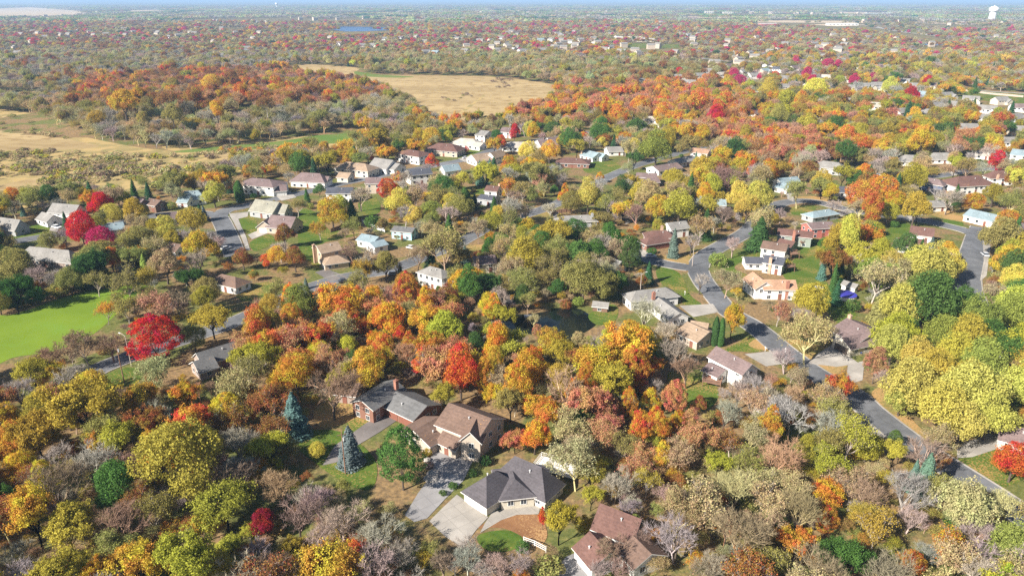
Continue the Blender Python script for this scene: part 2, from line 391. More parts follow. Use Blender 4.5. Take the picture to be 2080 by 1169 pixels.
# lighter versions for the far wood
FAR = {}
def regf(k, m): m.materials.append(LEAF if k not in 'B' else TWIG); FAR.setdefault(k, []).append(m)
for i in range(4): regf('R', dense_crown('crown', 36, 1100, .46, .70, .09, .17, .046, -.7, lobes=3 + i))
for i in range(2): regf('V', dense_crown('crown', 30, 800, .64, .80, .11, .17, .048, -.8, top=.3))
for i in range(3):
    bm_, tips = branch_mesh('trunk', 1.1, 1.0, 2, 16, 140 + i, .02, tw=.012)
    k = RS.choice(len(tips), 1100); pos = tips[k] + RS.normal(size=(1100, 3)) * .07
    regf('S', cards_mesh('crown', pos, RS.normal(size=pos.shape) + np.array([0, 0, .6]), .034, RS.rand(1100), RS.rand(1100)))
for i in range(3):
    bm_, tips = branch_mesh('crown', 1.1, 1.0, 3, 22, 150 + i, .015, tw=.015); regf('B', bm_)
for i in range(3):
    bm_, tips = branch_mesh('trunk', (1.15, 1.35, 1.2)[i], 1.0, 2, 22, 340 + i, .02, tw=.012); k = RS.randint(0, len(tips), 1700); pos = tips[k] + RS.normal(size=(1700, 3)) * .05
    regf('F', cards_mesh('crown', pos, RS.normal(size=pos.shape) + np.array([0, 0, .5]), .035, RS.rand(1700), np.clip(tips[k][:, 0] + .5 + RS.normal(size=1700) * .2, 0, 1)))
regf('P', spruce_crown('crown', 180, 1.9, 12, 9, .5, 2.0))
regf('U', dense_crown('crown', 12, 220, .34, .34, .14, .22, .08, -.9))
for i in range(3):   # grove: 18 crowns in a patch 5 crown-widths across, for the farthest woods
    pos = []; nr = []; A = []; B = []
    for j in range(22):
        cx, cy = RS.uniform(-2.6, 2.6, 2); k = RS.uniform(.8, 1.25); t = RS.rand(); n = 62
        d = unit(n); d[:, 2] = np.abs(d[:, 2]) * RS.uniform(.3, 1, n); 
        pos.append(np.array([cx, cy, .45 * k]) + d * np.array([.5, .5, .52]) * k * RS.uniform(.8, 1.05, (n, 1))); nr.append(d + RS.normal(size=d.shape) * .45); A.append(RS.rand(n)); B.append(np.full(n, t))
    regf('Z', cards_mesh('grove', np.concatenate(pos), np.concatenate(nr), .13, np.concatenate(A), np.concatenate(B)))

# ------------------------------------------------------------------ ground, marsh, water, lawns
def groundmat():
    m, t, N, L, b = nodes('forest_floor')
    g = N.new('ShaderNodeNewGeometry')
    def noise(s, d=5, r=.6):
        n = N.new('ShaderNodeTexNoise'); n.inputs['Scale'].default_value = s; n.inputs['Detail'].default_value = d; n.inputs['Roughness'].default_value = r
        L.new(g.outputs['Position'], n.inputs['Vector']); return n
    def ramp(src, stops):
        r = N.new('ShaderNodeValToRGB'); L.new(src, r.inputs[0]); e = r.color_ramp.elements
        while len(e) < len(stops): e.new(.5)
        for k, (p, c) in enumerate(stops): e[k].position = p; e[k].color = (*c, 1)
        return r
    fine = noise(.9, 8, .7); mid = noise(.05, 5); big = noise(.006, 4)
    litter = ramp(fine.outputs[0], [(.3, (.10, .075, .045)), (.48, (.22, .15, .08)), (.6, (.32, .21, .10)), (.75, (.40, .31, .17))])
    grass = ramp(fine.outputs[0], [(.3, (.07, .09, .03)), (.55, (.15, .16, .05)), (.75, (.30, .25, .10))])
    mr = N.new('ShaderNodeMapRange'); mr.inputs[1].default_value = .46; mr.inputs[2].default_value = .56; L.new(mid.outputs[0], mr.inputs[0])
    mx = N.new('ShaderNodeMix'); mx.data_type = 'RGBA'; L.new(mr.outputs[0], mx.inputs[0]); L.new(litter.outputs[0], mx.inputs[6]); L.new(grass.outputs[0], mx.inputs[7])
    far = ramp(noise(.012, 9, .75).outputs[0], [(.3, (.05, .055, .03)), (.45, (.13, .11, .045)), (.55, (.2, .15, .07)), (.66, (.26, .21, .12)), (.8, (.5, .48, .42))])
    sy = N.new('ShaderNodeSeparateXYZ'); L.new(g.outputs['Position'], sy.inputs[0])
    m2 = N.new('ShaderNodeMapRange'); m2.inputs[1].default_value = 2500; m2.inputs[2].default_value = 5000; L.new(sy.outputs[1], m2.inputs[0])
    m3 = N.new('ShaderNodeMix'); m3.data_type = 'RGBA'; L.new(m2.outputs[0], m3.inputs[0]); L.new(mx.outputs[2], m3.inputs[6]); L.new(far.outputs[0], m3.inputs[7])
    L.new(m3.outputs[2], b.inputs['Base Color']); b.inputs['Roughness'].default_value = 1; b.inputs['Specular IOR Level'].default_value = 0
    return m
def grid_ground():
    xs = np.concatenate([[-60000, -20000, -8000, -3000, -1200], np.arange(-620, 700, 12.0), [1200, 3000, 8000, 20000, 60000]])
    ys = np.concatenate([[-5000, -500, 0, 60, 200, 400], np.arange(500, 900, 10.0), [1200, 2000, 4000, 8000, 20000, 60000]])
    X, Y = np.meshgrid(xs, ys); Z = terr(X, Y); nx = len(xs)
    v = np.stack([X, Y, Z], -1).reshape(-1, 3)
    f = [(j * nx + i, j * nx + i + 1, (j + 1) * nx + i + 1, (j + 1) * nx + i) for j in range(len(ys) - 1) for i in range(nx - 1)]
    link('ground', mesh('ground', v, f, smooth=True), None, groundmat(), kind='structure')
grid_ground()
def smooth_loop(pts, closed=True, sub=5):
    n = len(pts); out = []
    rng = range(n) if closed else range(n - 1)
    for i in rng:
        p0 = pts[(i - 1) % n] if closed or i > 0 else pts[0]; p1 = pts[i]; p2 = pts[(i + 1) % n]; p3 = pts[(i + 2) % n] if closed or i + 2 < n else pts[-1]
        for s in range(sub):
            t = s / sub
            out.append(tuple(.5 * (2 * p1[k] + (p2[k] - p0[k]) * t + (2 * p0[k] - 5 * p1[k] + 4 * p2[k] - p3[k]) * t * t + (3 * p1[k] - p0[k] - 3 * p2[k] + p3[k]) * t ** 3) for k in (0, 1)))
    if not closed: out.append(tuple(pts[-1][:2]))
    return out
CLEARG = []    # ground-only: marsh, which trees in front may overlap
CLEAR = []      # picture-space polygons where no planted fill tree may stand or cover
ZN = [0.02]
def sheet(name, px, z, mat, rough=True, clear=True, kind='structure', **k):
    from mathutils.geometry import tessellate_polygon
    w = [P(x, y, 0)[:2] for x, y in px]
    if rough: w = smooth_loop(w)
    ZN[0] += 0.0006; zz = z + (ZN[0] - .02)
    cx = sum(p[0] for p in w) / len(w); cy = sum(p[1] for p in w) / len(w)
    v = [(x - cx, y - cy, 0) for x, y in w]
    f = tessellate_polygon([[Vector(p) for p in v]])
    f = [q if ((v[q[1]][0] - v[q[0]][0]) * (v[q[2]][1] - v[q[0]][1]) - (v[q[1]][1] - v[q[0]][1]) * (v[q[2]][0] - v[q[0]][0])) > 0 else q[::-1] for q in f]
    o = link(name, mesh(name, v, f), None, mat, kind=kind, loc=(cx, cy, zz), **k)
    if clear: (CLEARG if name in ('marsh', 'grass_strip') else CLEAR).append(px)
    return o
M_MARSH = plain('marsh_reeds', (.50, .375, .19), .95, 0, .03, 0, (1, 3.5, 1), (.31, .225, .11), detail=10)
M_MARSH2 = plain('marsh_brush', (.42, .315, .14), .95, 0, .035, 0, (1, 3.5, 1), (.24, .20, .085), detail=10)
M_LAWN = plain('lawn', (.058, .115, .02), .95, 0, .9, 0, None, (.125, .165, .032), detail=8)
M_LAWND = plain('dry_lawn', (.17, .17, .045), .95, 0, .6, 0, None, (.34, .23, .10), detail=9)
M_LEAFY = plain('fallen_leaves', (.42, .25, .10), .95, 0, .8, 0, None, (.22, .15, .06), detail=9)
M_ALGAE = plain('duckweed', (.125, .20, .018), .9, 0, .05, .1, None, (.18, .265, .025), detail=8)
M_WATER = plain('pond_water', (.008, .012, .011), .06, .3, .2, .35)
M_LAKE = plain('lake_water', (.02, .10, .28), .25, .1, .01, .5)
M_ASPH = plain('asphalt', (.145, .15, .16), .85, .26, .4, .25, detail=9)
M_CONC = plain('concrete', (.40, .37, .33), .85, .12, .35, .2, detail=7)
M_CONCG = plain('grey_concrete', (.29, .28, .28), .85, .12, .35, .2, detail=7)
M_MULCH = plain('mulch', (.30, .16, .08), .95, 0, .6, 0, None, (.20, .10, .05), detail=8)
M_PAVER = plain('drive_asphalt', (.20, .18, .17), .85, .12, .4, .2, detail=7)
M_FIELD = plain('stubble', (.52, .40, .26), .95, .1, .01, 0)

def cracks(m, sc, wdt, dark, grid=0):
    t = m.node_tree; N, L = t.nodes, t.links; b = N['Principled BSDF']; src = b.inputs['Base Color'].links[0].from_socket
    g = N.new('ShaderNodeNewGeometry')
    if grid:
        vr = N.new('ShaderNodeVectorRotate'); vr.rotation_type = 'Z_AXIS'; vr.inputs['Angle'].default_value = -.65; L.new(g.outputs['Position'], vr.inputs[0])
        bt = N.new('ShaderNodeTexBrick'); bt.offset = 0; bt.inputs['Scale'].default_value = 1.0; bt.inputs['Brick Width'].default_value = grid; bt.inputs['Row Height'].default_value = grid; bt.inputs['Mortar Size'].default_value = .06
        bt.inputs['Color1'].default_value = (1, 1, 1, 1); bt.inputs['Color2'].default_value = (.88, .88, .88, 1); bt.inputs['Mortar'].default_value = (dark,) * 3 + (1,)
        L.new(vr.outputs[0], bt.inputs[0]); fac = bt.outputs['Color']
    else:
        ns = N.new('ShaderNodeTexNoise'); ns.inputs['Scale'].default_value = .4; L.new(g.outputs['Position'], ns.inputs[0])
        mxv = N.new('ShaderNodeVectorMath'); mxv.operation = 'MULTIPLY_ADD'; mxv.inputs[1].default_value = (3, 3, 0); L.new(ns.outputs['Color'], mxv.inputs[0]); L.new(g.outputs['Position'], mxv.inputs[2])
        vo = N.new('ShaderNodeTexVoronoi'); vo.feature = 'DISTANCE_TO_EDGE'; vo.inputs['Scale'].default_value = sc; L.new(mxv.outputs[0], vo.inputs['Vector'])
        mr = N.new('ShaderNodeMapRange'); mr.inputs[1].default_value = 0; mr.inputs[2].default_value = wdt; mr.inputs[3].default_value = dark; mr.inputs[4].default_value = 1; L.new(vo.outputs['Distance'], mr.inputs[0]); fac = mr.outputs[0]
    n2 = N.new('ShaderNodeTexNoise'); n2.inputs['Scale'].default_value = .09; n2.inputs['Detail'].default_value = 6; L.new(g.outputs['Position'], n2.inputs[0])
    m2 = N.new('ShaderNodeMapRange'); m2.inputs[1].default_value = .35; m2.inputs[2].default_value = .65; m2.inputs[3].default_value = .8; m2.inputs[4].default_value = 1.18; L.new(n2.outputs[0], m2.inputs[0])
    ml = N.new('ShaderNodeVectorMath'); ml.operation = 'MULTIPLY'; L.new(src, ml.inputs[0]); L.new(fac, ml.inputs[1])
    m3 = N.new('ShaderNodeVectorMath'); m3.operation = 'SCALE'; L.new(ml.outputs[0], m3.inputs[0]); L.new(m2.outputs[0], m3.inputs[3]); L.new(m3.outputs[0], b.inputs['Base Color'])
def flecks(m, col, scale, lo, hi, mow=0):
    """fallen leaves lying on the grass, thicker in drifts"""
    t = m.node_tree; N, L = t.nodes, t.links; b = N['Principled BSDF']; src = b.inputs['Base Color'].links[0].from_socket; g = N.new('ShaderNodeNewGeometry')
    a = N.new('ShaderNodeTexNoise'); a.inputs['Scale'].default_value = scale; a.inputs['Detail'].default_value = 3; L.new(g.outputs['Position'], a.inputs[0])
    c = N.new('ShaderNodeTexNoise'); c.inputs['Scale'].default_value = .07; c.inputs['Detail'].default_value = 4; L.new(g.outputs['Position'], c.inputs[0])
    s = N.new('ShaderNodeMath'); s.operation = 'ADD'; L.new(a.outputs[0], s.inputs[0]); L.new(c.outputs[0], s.inputs[1])
    mr = N.new('ShaderNodeMapRange'); mr.inputs[1].default_value = lo; mr.inputs[2].default_value = hi; L.new(s.outputs[0], mr.inputs[0])
    mx = N.new('ShaderNodeMix'); mx.data_type = 'RGBA'; L.new(mr.outputs[0], mx.inputs[0]); L.new(src, mx.inputs[6]); mx.inputs[7].default_value = (*col, 1)
    if mow:
        sx = N.new('ShaderNodeSeparateXYZ'); L.new(g.outputs['Position'], sx.inputs[0]); k = N.new('ShaderNodeMath'); k.operation = 'MULTIPLY_ADD'; k.inputs[1].default_value = .6; L.new(sx.outputs[0], k.inputs[0]); L.new(sx.outputs[1], k.inputs[2])
        k1 = N.new('ShaderNodeMath'); k1.operation = 'MULTIPLY'; k1.inputs[1].default_value = 2.1; L.new(k.outputs[0], k1.inputs[0]); k2 = N.new('ShaderNodeMath'); k2.operation = 'SINE'; L.new(k1.outputs[0], k2.inputs[0])
        k3 = N.new('ShaderNodeMath'); k3.operation = 'MULTIPLY_ADD'; k3.inputs[1].default_value = .09; k3.inputs[2].default_value = 1; L.new(k2.outputs[0], k3.inputs[0])
        v = N.new('ShaderNodeVectorMath'); v.operation = 'SCALE'; L.new(mx.outputs[2], v.inputs[0]); L.new(k3.outputs[0], v.inputs[3]); L.new(v.outputs[0], b.inputs['Base Color'])
    else: L.new(mx.outputs[2], b.inputs['Base Color'])
ROOFLEAF = []
cracks(M_ASPH, .16, .02, .72); cracks(M_CONC, 0, 0, .74, 3.2); cracks(M_CONCG, 0, 0, .74, 3.2); cracks(M_PAVER, .3, .02, .8)
flecks(M_LAWN, (.34, .22, .08), 2.2, 1.06, 1.2, 1); flecks(M_MULCH, (.42, .26, .12), 2.5, 1.0, 1.15); flecks(M_LAWND, (.42, .26, .11), 1.8, .98, 1.1)
flecks(M_MARSH, (.30, .21, .10), .10, 1.02, 1.2); flecks(M_MARSH2, (.44, .32, .14), .07, .95, 1.15); flecks(M_ALGAE, (.16, .26, .03), .09, 1.05, 1.25)
sheet('marsh', [(-90, 222), (70, 232), (120, 262), (190, 282), (330, 305), (480, 303), (720, 264), (760, 275), (700, 310), (600, 325), (480, 350), (330, 380), (150, 398), (-90, 414)], .02, M_MARSH2)
sheet('marsh', [(330, 296), (480, 290), (640, 268), (722, 256), (760, 268), (700, 276), (560, 298), (400, 312)], .019, M_MARSH2, clear=False)
sheet('marsh', [(830, 205), (930, 236), (900, 262), (800, 275), (720, 268), (780, 240)], .018, M_MARSH, clear=False)
sheet('marsh', [(540, 139), (620, 131), (725, 138), (740, 151), (1000, 156), (1145, 176), (1150, 186), (1100, 205), (1020, 232), (930, 246), (880, 243), (850, 218), (830, 190), (720, 168), (600, 156)], .02, M_MARSH)
sheet('marsh', [(-90, 196), (0, 190), (150, 182), (215, 183), (60, 207), (-90, 216)], .02, M_MARSH)
sheet('reed_bank', [(-60, 258), (60, 262), (150, 285), (200, 298), (90, 305), (-60, 300)], .024, M_MARSH, clear=False)
sheet('reed_bank', [(130, 352), (240, 345), (330, 330), (300, 345), (180, 362), (60, 385), (-60, 398), (-60, 388)], .024, M_MARSH, clear=False)
sheet('reed_bank', [(430, 302), (560, 295), (650, 287), (600, 300), (500, 315), (430, 320)], .024, M_MARSH, clear=False)
M_WETG = plain('wet_grass', (.09, .18, .035), .95, 0, .06, 0, None, (.19, .21, .06), detail=9)
sheet('grass_strip', [(350, 309), (430, 299), (560, 288), (640, 275), (700, 264), (722, 262), (726, 287), (640, 293), (560, 300), (450, 308)], .028, M_WETG)
sheet('grass_strip', [(722, 145), (760, 151), (840, 156), (800, 158), (730, 154)], .028, M_WETG, clear=False)
sheet('marsh_track', [(925, 234), (975, 198), (983, 192), (985, 196), (978, 201), (935, 234)], .03, M_MARSH2, rough=False, clear=False)
sheet('algae_pond', [(-120, 625), (0, 640), (60, 628), (120, 606), (180, 591), (240, 582), (292, 569), (300, 582), (262, 610), (226, 648), (180, 684), (100, 716), (20, 728), (-120, 790)], .03, M_ALGAE)
sheet('pond', [(1018, 636), (1060, 638), (1110, 632), (1128, 626), (1172, 626), (1196, 638), (1214, 654), (1186, 676), (1146, 688), (1098, 682), (1050, 672), (1022, 658)], .03, M_WATER)
sheet('lake', [(655, 57.5), (700, 54), (795, 56), (792, 61.5), (740, 64), (700, 64.5)], .2, M_LAKE, rough=False)
sheet('lake', [(1850, 88), (1895, 86), (1930, 90), (1890, 93)], .2, M_LAKE, rough=False)
sheet('field', [(-60, 20), (60, 15), (130, 20), (195, 24.5), (150, 31), (100, 34), (-60, 36)], .2, M_FIELD, rough=False)
sheet('field', [(430, 52), (480, 51), (500, 54), (440, 55)], .2, M_FIELD, rough=False)
sheet('field', [(1690, 24), (1810, 27), (1800, 31), (1700, 29)], .2, M_FIELD, rough=False)
for q in ([(1000, 20), (1090, 19), (1085, 21.5), (1000, 22)], [(560, 61), (640, 62.5), (636, 65), (565, 64)], [(1530, 41), (1760, 43), (1750, 47), (1540, 46)], [(1640, 50), (1700, 48), (1760, 51), (1700, 54)], [(1380, 33), (1500, 35), (1490, 37.5), (1385, 36)], [(880, 60), (960, 59), (950, 61.5), (885, 62)], [(1870, 44), (2000, 47), (1990, 50), (1880, 48)], [(250, 22), (360, 19), (350, 21.5), (255, 24)], [(1180, 30), (1260, 31), (1250, 33), (1185, 33)]): sheet('field', q, .2, M_FIELD, rough=False)
sheet('playing_field', [(1935, 186), (2010, 186), (2140, 196), (2140, 226), (2020, 208), (1960, 199)], .03, M_LAWN)
sheet('field', [(1255, 90), (1300, 88), (1390, 91), (1380, 98), (1290, 99)], .2, M_LAWN, rough=False)
LAWNS = [
 [(1335, 543), (1375, 551), (1392, 575), (1403, 600), (1425, 619), (1388, 618), (1385, 600), (1340, 572)],
 [(1590, 555), (1612, 530), (1625, 490), (1662, 488), (1668, 550), (1700, 600), (1740, 640), (1700, 655), (1660, 610), (1625, 600), (1605, 575)],
 [(1470, 535), (1500, 513), (1545, 500), (1545, 518), (1508, 530), (1492, 545), (1520, 560), (1512, 575), (1470, 560)],
 [(1470, 712), (1500, 695), (1532, 681), (1562, 705), (1532, 715), (1500, 713)],
 [(1358, 755), (1400, 762), (1440, 765), (1460, 800), (1440, 830), (1400, 830), (1365, 795)],
 [(1945, 932), (2035, 905), (2090, 960), (2012, 990)],
 [(18, 484), (25, 475), (60, 458), (110, 458), (108, 476), (60, 484)],
 [(610, 424), (650, 436), (668, 466), (720, 468), (725, 478), (660, 492), (640, 520), (615, 525), (605, 480)],
 [(728, 412), (765, 404), (772, 430), (740, 436)],
 [(487, 444), (515, 440), (523, 468), (500, 474)], [(508, 492), (545, 476), (558, 490), (520, 510)],
 [(622, 520), (636, 525), (690, 560), (676, 572), (640, 545)],
 [(920, 316), (955, 305), (985, 302), (972, 313), (940, 323)],
 [(1188, 330), (1235, 325), (1262, 340), (1240, 350), (1190, 350)],
 [(1606, 421), (1640, 417), (1658, 419), (1648, 431), (1612, 436)], [(1700, 440), (1735, 430), (1725, 452), (1704, 452)],
 [(955, 396), (985, 380), (992, 396), (965, 405)],
 [(712, 850), (740, 838), (762, 838), (758, 850), (715, 880), (690, 890)], [(214, 763), (262, 746), (292, 756), (270, 782), (228, 782)],
 [(968, 1090), (1000, 1078), (1040, 1078), (1062, 1096), (1036, 1118), (988, 1116)],
 [(1785, 482), (1828, 452), (1856, 466), (1800, 498)], [(580, 880), (640, 872), (700, 880), (760, 930), (760, 985), (720, 990), (640, 940)],
 [(1195, 640), (1235, 618), (1255, 625), (1250, 650), (1215, 660)], [(2040, 780), (2100, 790), (2100, 830), (2055, 820)],
 [(480, 590), (545, 572), (560, 588), (500, 612)], [(1920, 445), (1955, 452), (1950, 462), (1920, 458)],
 [(1720, 370), (1750, 372), (1745, 392), (1722, 390)], [(1060, 268), (1090, 268), (1085, 276), (1062, 276)]]
for q in LAWNS: sheet('lawn', q, .032, M_LAWN)
DRY = [[(1330, 540), (1310, 515), (1380, 520), (1440, 500), (1430, 530), (1400, 542)], [(1060, 452), (1115, 425), (1135, 440), (1120, 456), (1080, 462)],
 [(1590, 700), (1625, 690), (1700, 720), (1720, 745), (1660, 770), (1610, 725)], [(1770, 800), (1800, 790), (1860, 860), (1900, 895), (1870, 900), (1800, 845)],
 [(1860, 420), (1960, 432), (1990, 455), (1900, 440)], [(1930, 520), (1965, 500), (1955, 560), (1935, 545)], [(640, 830), (720, 800), (745, 835), (660, 870)],
 [(1520, 700), (1560, 680), (1610, 705), (1560, 712)], [(1610, 400), (1700, 400), (1760, 410), (1740, 420), (1660, 408)], [(880, 510), (960, 498), (985, 500), (930, 530), (885, 530)],
 [(1000, 530), (1050, 520), (1080, 550), (1020, 560)], [(1700, 830), (1735, 838), (1760, 870), (1720, 860)], [(1960, 1070), (2020, 1060), (2010, 1100), (1970, 1095)]]
for q in DRY: sheet('leaf_strewn_grass', q, .029, M_LAWND, clear=False)
sheet('mulch_bed', [(970, 1072), (1010, 1052), (1045, 1046), (1092, 1046), (1112, 1085), (1090, 1112), (1062, 1090), (1020, 1072)], .031, M_MULCH)
DRIVES = [('C', [(893, 906), (925, 912), (962, 932), (942, 975), (905, 1012), (868, 1052), (842, 1060), (822, 1046), (850, 1000), (880, 960), (872, 932)], 'g'),
 ('c', [(928, 1004), (992, 1050), (968, 1075), (940, 1112), (905, 1090), (872, 1058), (900, 1030)], 'c'),
 ('w', [(985, 1062), (1000, 1040), (1040, 1030), (1098, 1026), (1094, 1044), (1050, 1045), (1018, 1056), (975, 1082)], 'c'),
 ('e', [(1380, 621), (1448, 617), (1460, 634), (1408, 644)], 'c'), ('k', [(1512, 719), (1578, 712), (1602, 737), (1556, 744)], 'c'),
 ('j', [(1664, 716), (1690, 700), (1722, 722), (1745, 738), (1700, 745), (1640, 738)], 'c'), ('l', [(1722, 742), (1756, 732), (1752, 772), (1718, 782)], 'c'),
 ('h', [(1714, 848), (1738, 846), (1812, 891), (1770, 885)], 'c'), ('r', [(1943, 905), (2010, 880), (2048, 888), (2044, 905), (1975, 928), (1944, 930)], 'c'),
 ('q', [(465, 434), (505, 430), (503, 440), (478, 446)], 'c'), ('s', [(503, 477), (532, 465), (546, 473), (512, 486)], 'c'),
 ('t', [(1296, 500), (1312, 497), (1320, 519), (1306, 523)], 'c'), ('u', [(558, 396), (590, 388), (602, 401), (572, 408)], 'c'),
 ('b', [(745, 858), (790, 842), (812, 850), (770, 878), (725, 905), (700, 935), (655, 945), (680, 905), (715, 880)], 'p'),
 ('m', [(1832, 428), (1866, 424), (1876, 436), (1848, 446)], 'c'), ('x', [(1996, 482), (2012, 500), (2004, 560), (1990, 572), (1998, 530)], 'c'),
 ('y', [(930, 322), (962, 316), (972, 320), (945, 330)], 'c'), ('z', [(640, 553), (662, 545), (694, 566), (672, 572)], 'p'),
 ('v', [(655, 545), (648, 540), (700, 560), (712, 570)], 'p'), ('a1', [(2010, 680), (2030, 670), (2050, 700), (2030, 710)], 'c'),
 ('a2', [(1700, 431), (1722, 424), (1732, 432), (1708, 440)], 'c'), ('a3', [(103, 453), (122, 452), (118, 470), (100, 474)], 'c'),
 ('a4', [(1175, 1120), (1150, 1130), (1120, 1169), (1100, 1220), (1180, 1250), (1210, 1160)], 'g'), ('a5', [(1275, 428), (1300, 445), (1270, 456)], 'c'),
 ('a6', [(1928, 350), (1950, 347), (1958, 353), (1935, 357)], 'c'), ('a7', [(1590, 372), (1612, 386), (1612, 410), (1600, 405)], 'c'), ('a8', [(1108, 428), (1136, 430), (1130, 446)], 'c')]
for n_, q, c_ in DRIVES: sheet('driveway', q, .05, {'g': M_CONCG, 'c': M_CONC, 'p': M_PAVER}[c_], rough=False)

# ------------------------------------------------------------------ streets with kerbs
ROADS = [
 ('road', [(1446, 594), (1480, 632), (1521, 656), (1550, 677), (1585, 707), (1640, 748), (1685, 776), (1734, 803), (1765, 831), (1816, 872), (1868, 910), (1940, 956), (2021, 1008), (2120, 1075), (2220, 1150)], 7.8),
 ('road', [(1446, 594), (1428, 570), (1418, 545), (1432, 520), (1468, 498), (1495, 484), (1518, 470), (1538, 450), (1560, 428), (1585, 414), (1611, 409), (1640, 408), (1668, 412), (1714, 424), (1770, 434), (1832, 442), (1881, 449), (1924, 459), (1960, 468), (1986, 478)], 8.0),
 ('road', [(1418, 545), (1380, 541), (1339, 533), (1303, 520), (1280, 505), (1250, 498)], 7.5),
 ('road', [(1996, 462), (1988, 478), (1981, 500), (1972, 530), (1964, 560), (1966, 590), (1982, 625), (2009, 655), (2060, 700), (2140, 760)], 9.5),
 ('road', [(477, 520), (470, 495), (462, 475), (453, 455), (446, 438), (460, 427), (497, 419), (560, 404), (630, 388), (700, 372), (800, 352), (895, 334), (954, 322), (1003, 304), (1060, 290), (1120, 280), (1200, 268)], 8.0),
 ('road', [(446, 438), (400, 433), (330, 436), (290, 443), (200, 462), (75, 483), (-60, 504)], 8.0),
 ('road', [(150, 790), (190, 755), (257, 727), (340, 700), (436, 669), (500, 643), (560, 616), (620, 588), (700, 563), (790, 549), (860, 522), (920, 500), (965, 476), (1010, 455), (1057, 440), (1100, 426), (1150, 405), (1200, 378), (1248, 354), (1290, 337), (1330, 325), (1380, 311), (1440, 296)], 7.5),
 ('road', [(1880, 360), (1912, 357), (1940, 351), (1970, 346), (2030, 342), (2140, 338)], 7.0)]
HIGH = [('highway', [(1755, 50), (1790, 57), (1830, 64), (1880, 70), (1930, 76), (2000, 85), (2140, 100)], 26), ('highway', [(1375, 117), (1420, 118), (1470, 124), (1530, 125)], 12),
        ('highway', [(1925, 174), (1960, 180), (2010, 186), (2080, 190), (2140, 195)], 9)]
rw = []
for name, pts, wd in ROADS + HIGH:
    rw.append((name, smooth_loop([P(x, y, 0)[:2] for x, y in pts], False, 8), wd))
def offset(line, d):
    out = []
    for i in range(len(line)):
        a = line[max(0, i - 1)]; b = line[min(len(line) - 1, i + 1)]
        dx, dy = b[0] - a[0], b[1] - a[1]; l = math.hypot(dx, dy) or 1
        out.append((line[i][0] - dy / l * d, line[i][1] + dx / l * d))
    return out
RP = []
for i, (name, ln, wd) in enumerate(rw):
    l0, r0 = offset(ln, wd / 2), offset(ln, -wd / 2)
    z = .07 + i * .004; v = []; f = []
    for a, b in zip(r0, l0): v += [(*a, z), (*b, z)]
    for k in range(len(ln) - 1): f.append((2 * k, 2 * k + 2, 2 * k + 3, 2 * k + 1))
    link(name, mesh(name, v, f), None, M_ASPH if name == 'road' else M_CONC, kind='structure')
    RP.append((np.array(ln), wd))
def near_road(x, y, extra=0.0, skip=-1):
    x = np.atleast_1d(x).astype(float); y = np.atleast_1d(y).astype(float); res = np.zeros(x.shape, bool)
    for i, (ln, wd) in enumerate(RP):
        if i == skip: continue
        a = ln[:-1]; d = ln[1:] - a; l2 = (d ** 2).sum(1) + 1e-9
        for k in range(len(a)):
            t = np.clip(((x - a[k, 0]) * d[k, 0] + (y - a[k, 1]) * d[k, 1]) / l2[k], 0, 1)
            res |= np.hypot(x - a[k, 0] - t * d[k, 0], y - a[k, 1] - t * d[k, 1]) < wd / 2 + extra
    return res
for i, (name, ln, wd) in enumerate(rw):
    if name != 'road': continue
    for sgn in (1, -1):
        a = offset(ln, sgn * (wd / 2)); b = offset(ln, sgn * (wd / 2 + .42)); z = .15; mb = MB()
        nr_ = near_road([p[0] for p in a], [p[1] for p in a], .4, i)
        for k in range(len(ln) - 1):
            if nr_[k] or nr_[k + 1]: continue
            q = [(*a[k], z), (*a[k + 1], z), (*b[k + 1], z), (*b[k], z)]
            mb.poly(q if sgn < 0 else q[::-1]) ; mb.poly([(*a[k], 0), (*a[k + 1], 0), (*a[k + 1], z), (*a[k], z)])
            mb.poly([(*b[k], 0), (*b[k + 1], 0), (*b[k + 1], z), (*b[k], z)])
        if mb.f: mb.build('kerb', M_CONC, None, kind='structure')
# pavement beside the cul-de-sac street
for q in ([(466, 437), (480, 434), (490, 460), (500, 480), (508, 508), (500, 508), (490, 482), (478, 458)],):
    sheet('pavement', q, .055, M_CONC, rough=False)

# ------------------------------------------------------------------ houses
_roofmat = roofmat
def roofmat(name, col):
    if name in MAT: return MAT[name]
    m = _roofmat(name, col); lo = {'roof_brown': 1.26, 'roof_rust': 1.24, 'roof_charcoal': 1.25}.get(name, 1.3)
    flecks(m, (.40, .22, .09), 2.6, lo, lo + .07); return m
ROOFC = dict(brown=(.165, .108, .083), rust=(.145, .08, .066), mauve=(.185, .135, .13), tan=(.32, .235, .165), orange=(.40, .245, .16), grey=(.24, .23, .215), dark=(.085, .09, .11),
             slate=(.088, .08, .088), blue=(.24, .31, .34), olive=(.27, .26, .21), white=(.7, .7, .68), charcoal=(.14, .14, .14), pale=(.42, .39, .34))
WALLC = dict(white=(.78, .77, .74), cream=(.60, .55, .45), beige=(.50, .42, .34), tan=(.52, .40, .28), brown=(.20, .12, .085), brick=(.24, .125, .09), grey=(.38, .39, .40), blue=(.16, .23, .34),
             pink=(.48, .16, .13), sage=(.28, .32, .28), lightblue=(.42, .66, .74), taupe=(.36, .29, .25), darkblue=(.09, .12, .2))
M_TRIM = plain('white_trim', (.76, .75, .72), .6, .06, .5); M_GLASS = plain('window_glass', (.035, .045, .06), .12, .3, .6, .6)
M_GDOOR = plain('garage_door_paint', (.72, .71, .68), .6, .06, .8); M_GDARK = plain('dark_door_paint', (.10, .075, .06), .6, .1, .8); M_REDD = plain('brown_door_paint', (.24, .10, .07), .6, .1, .8)
M_BRICK = plain('chimney_brick', (.36, .17, .12), .9, .25, 3.0); M_METAL = plain('vent_metal', (.55, .55, .55), .5, .1, 2.0, .5)
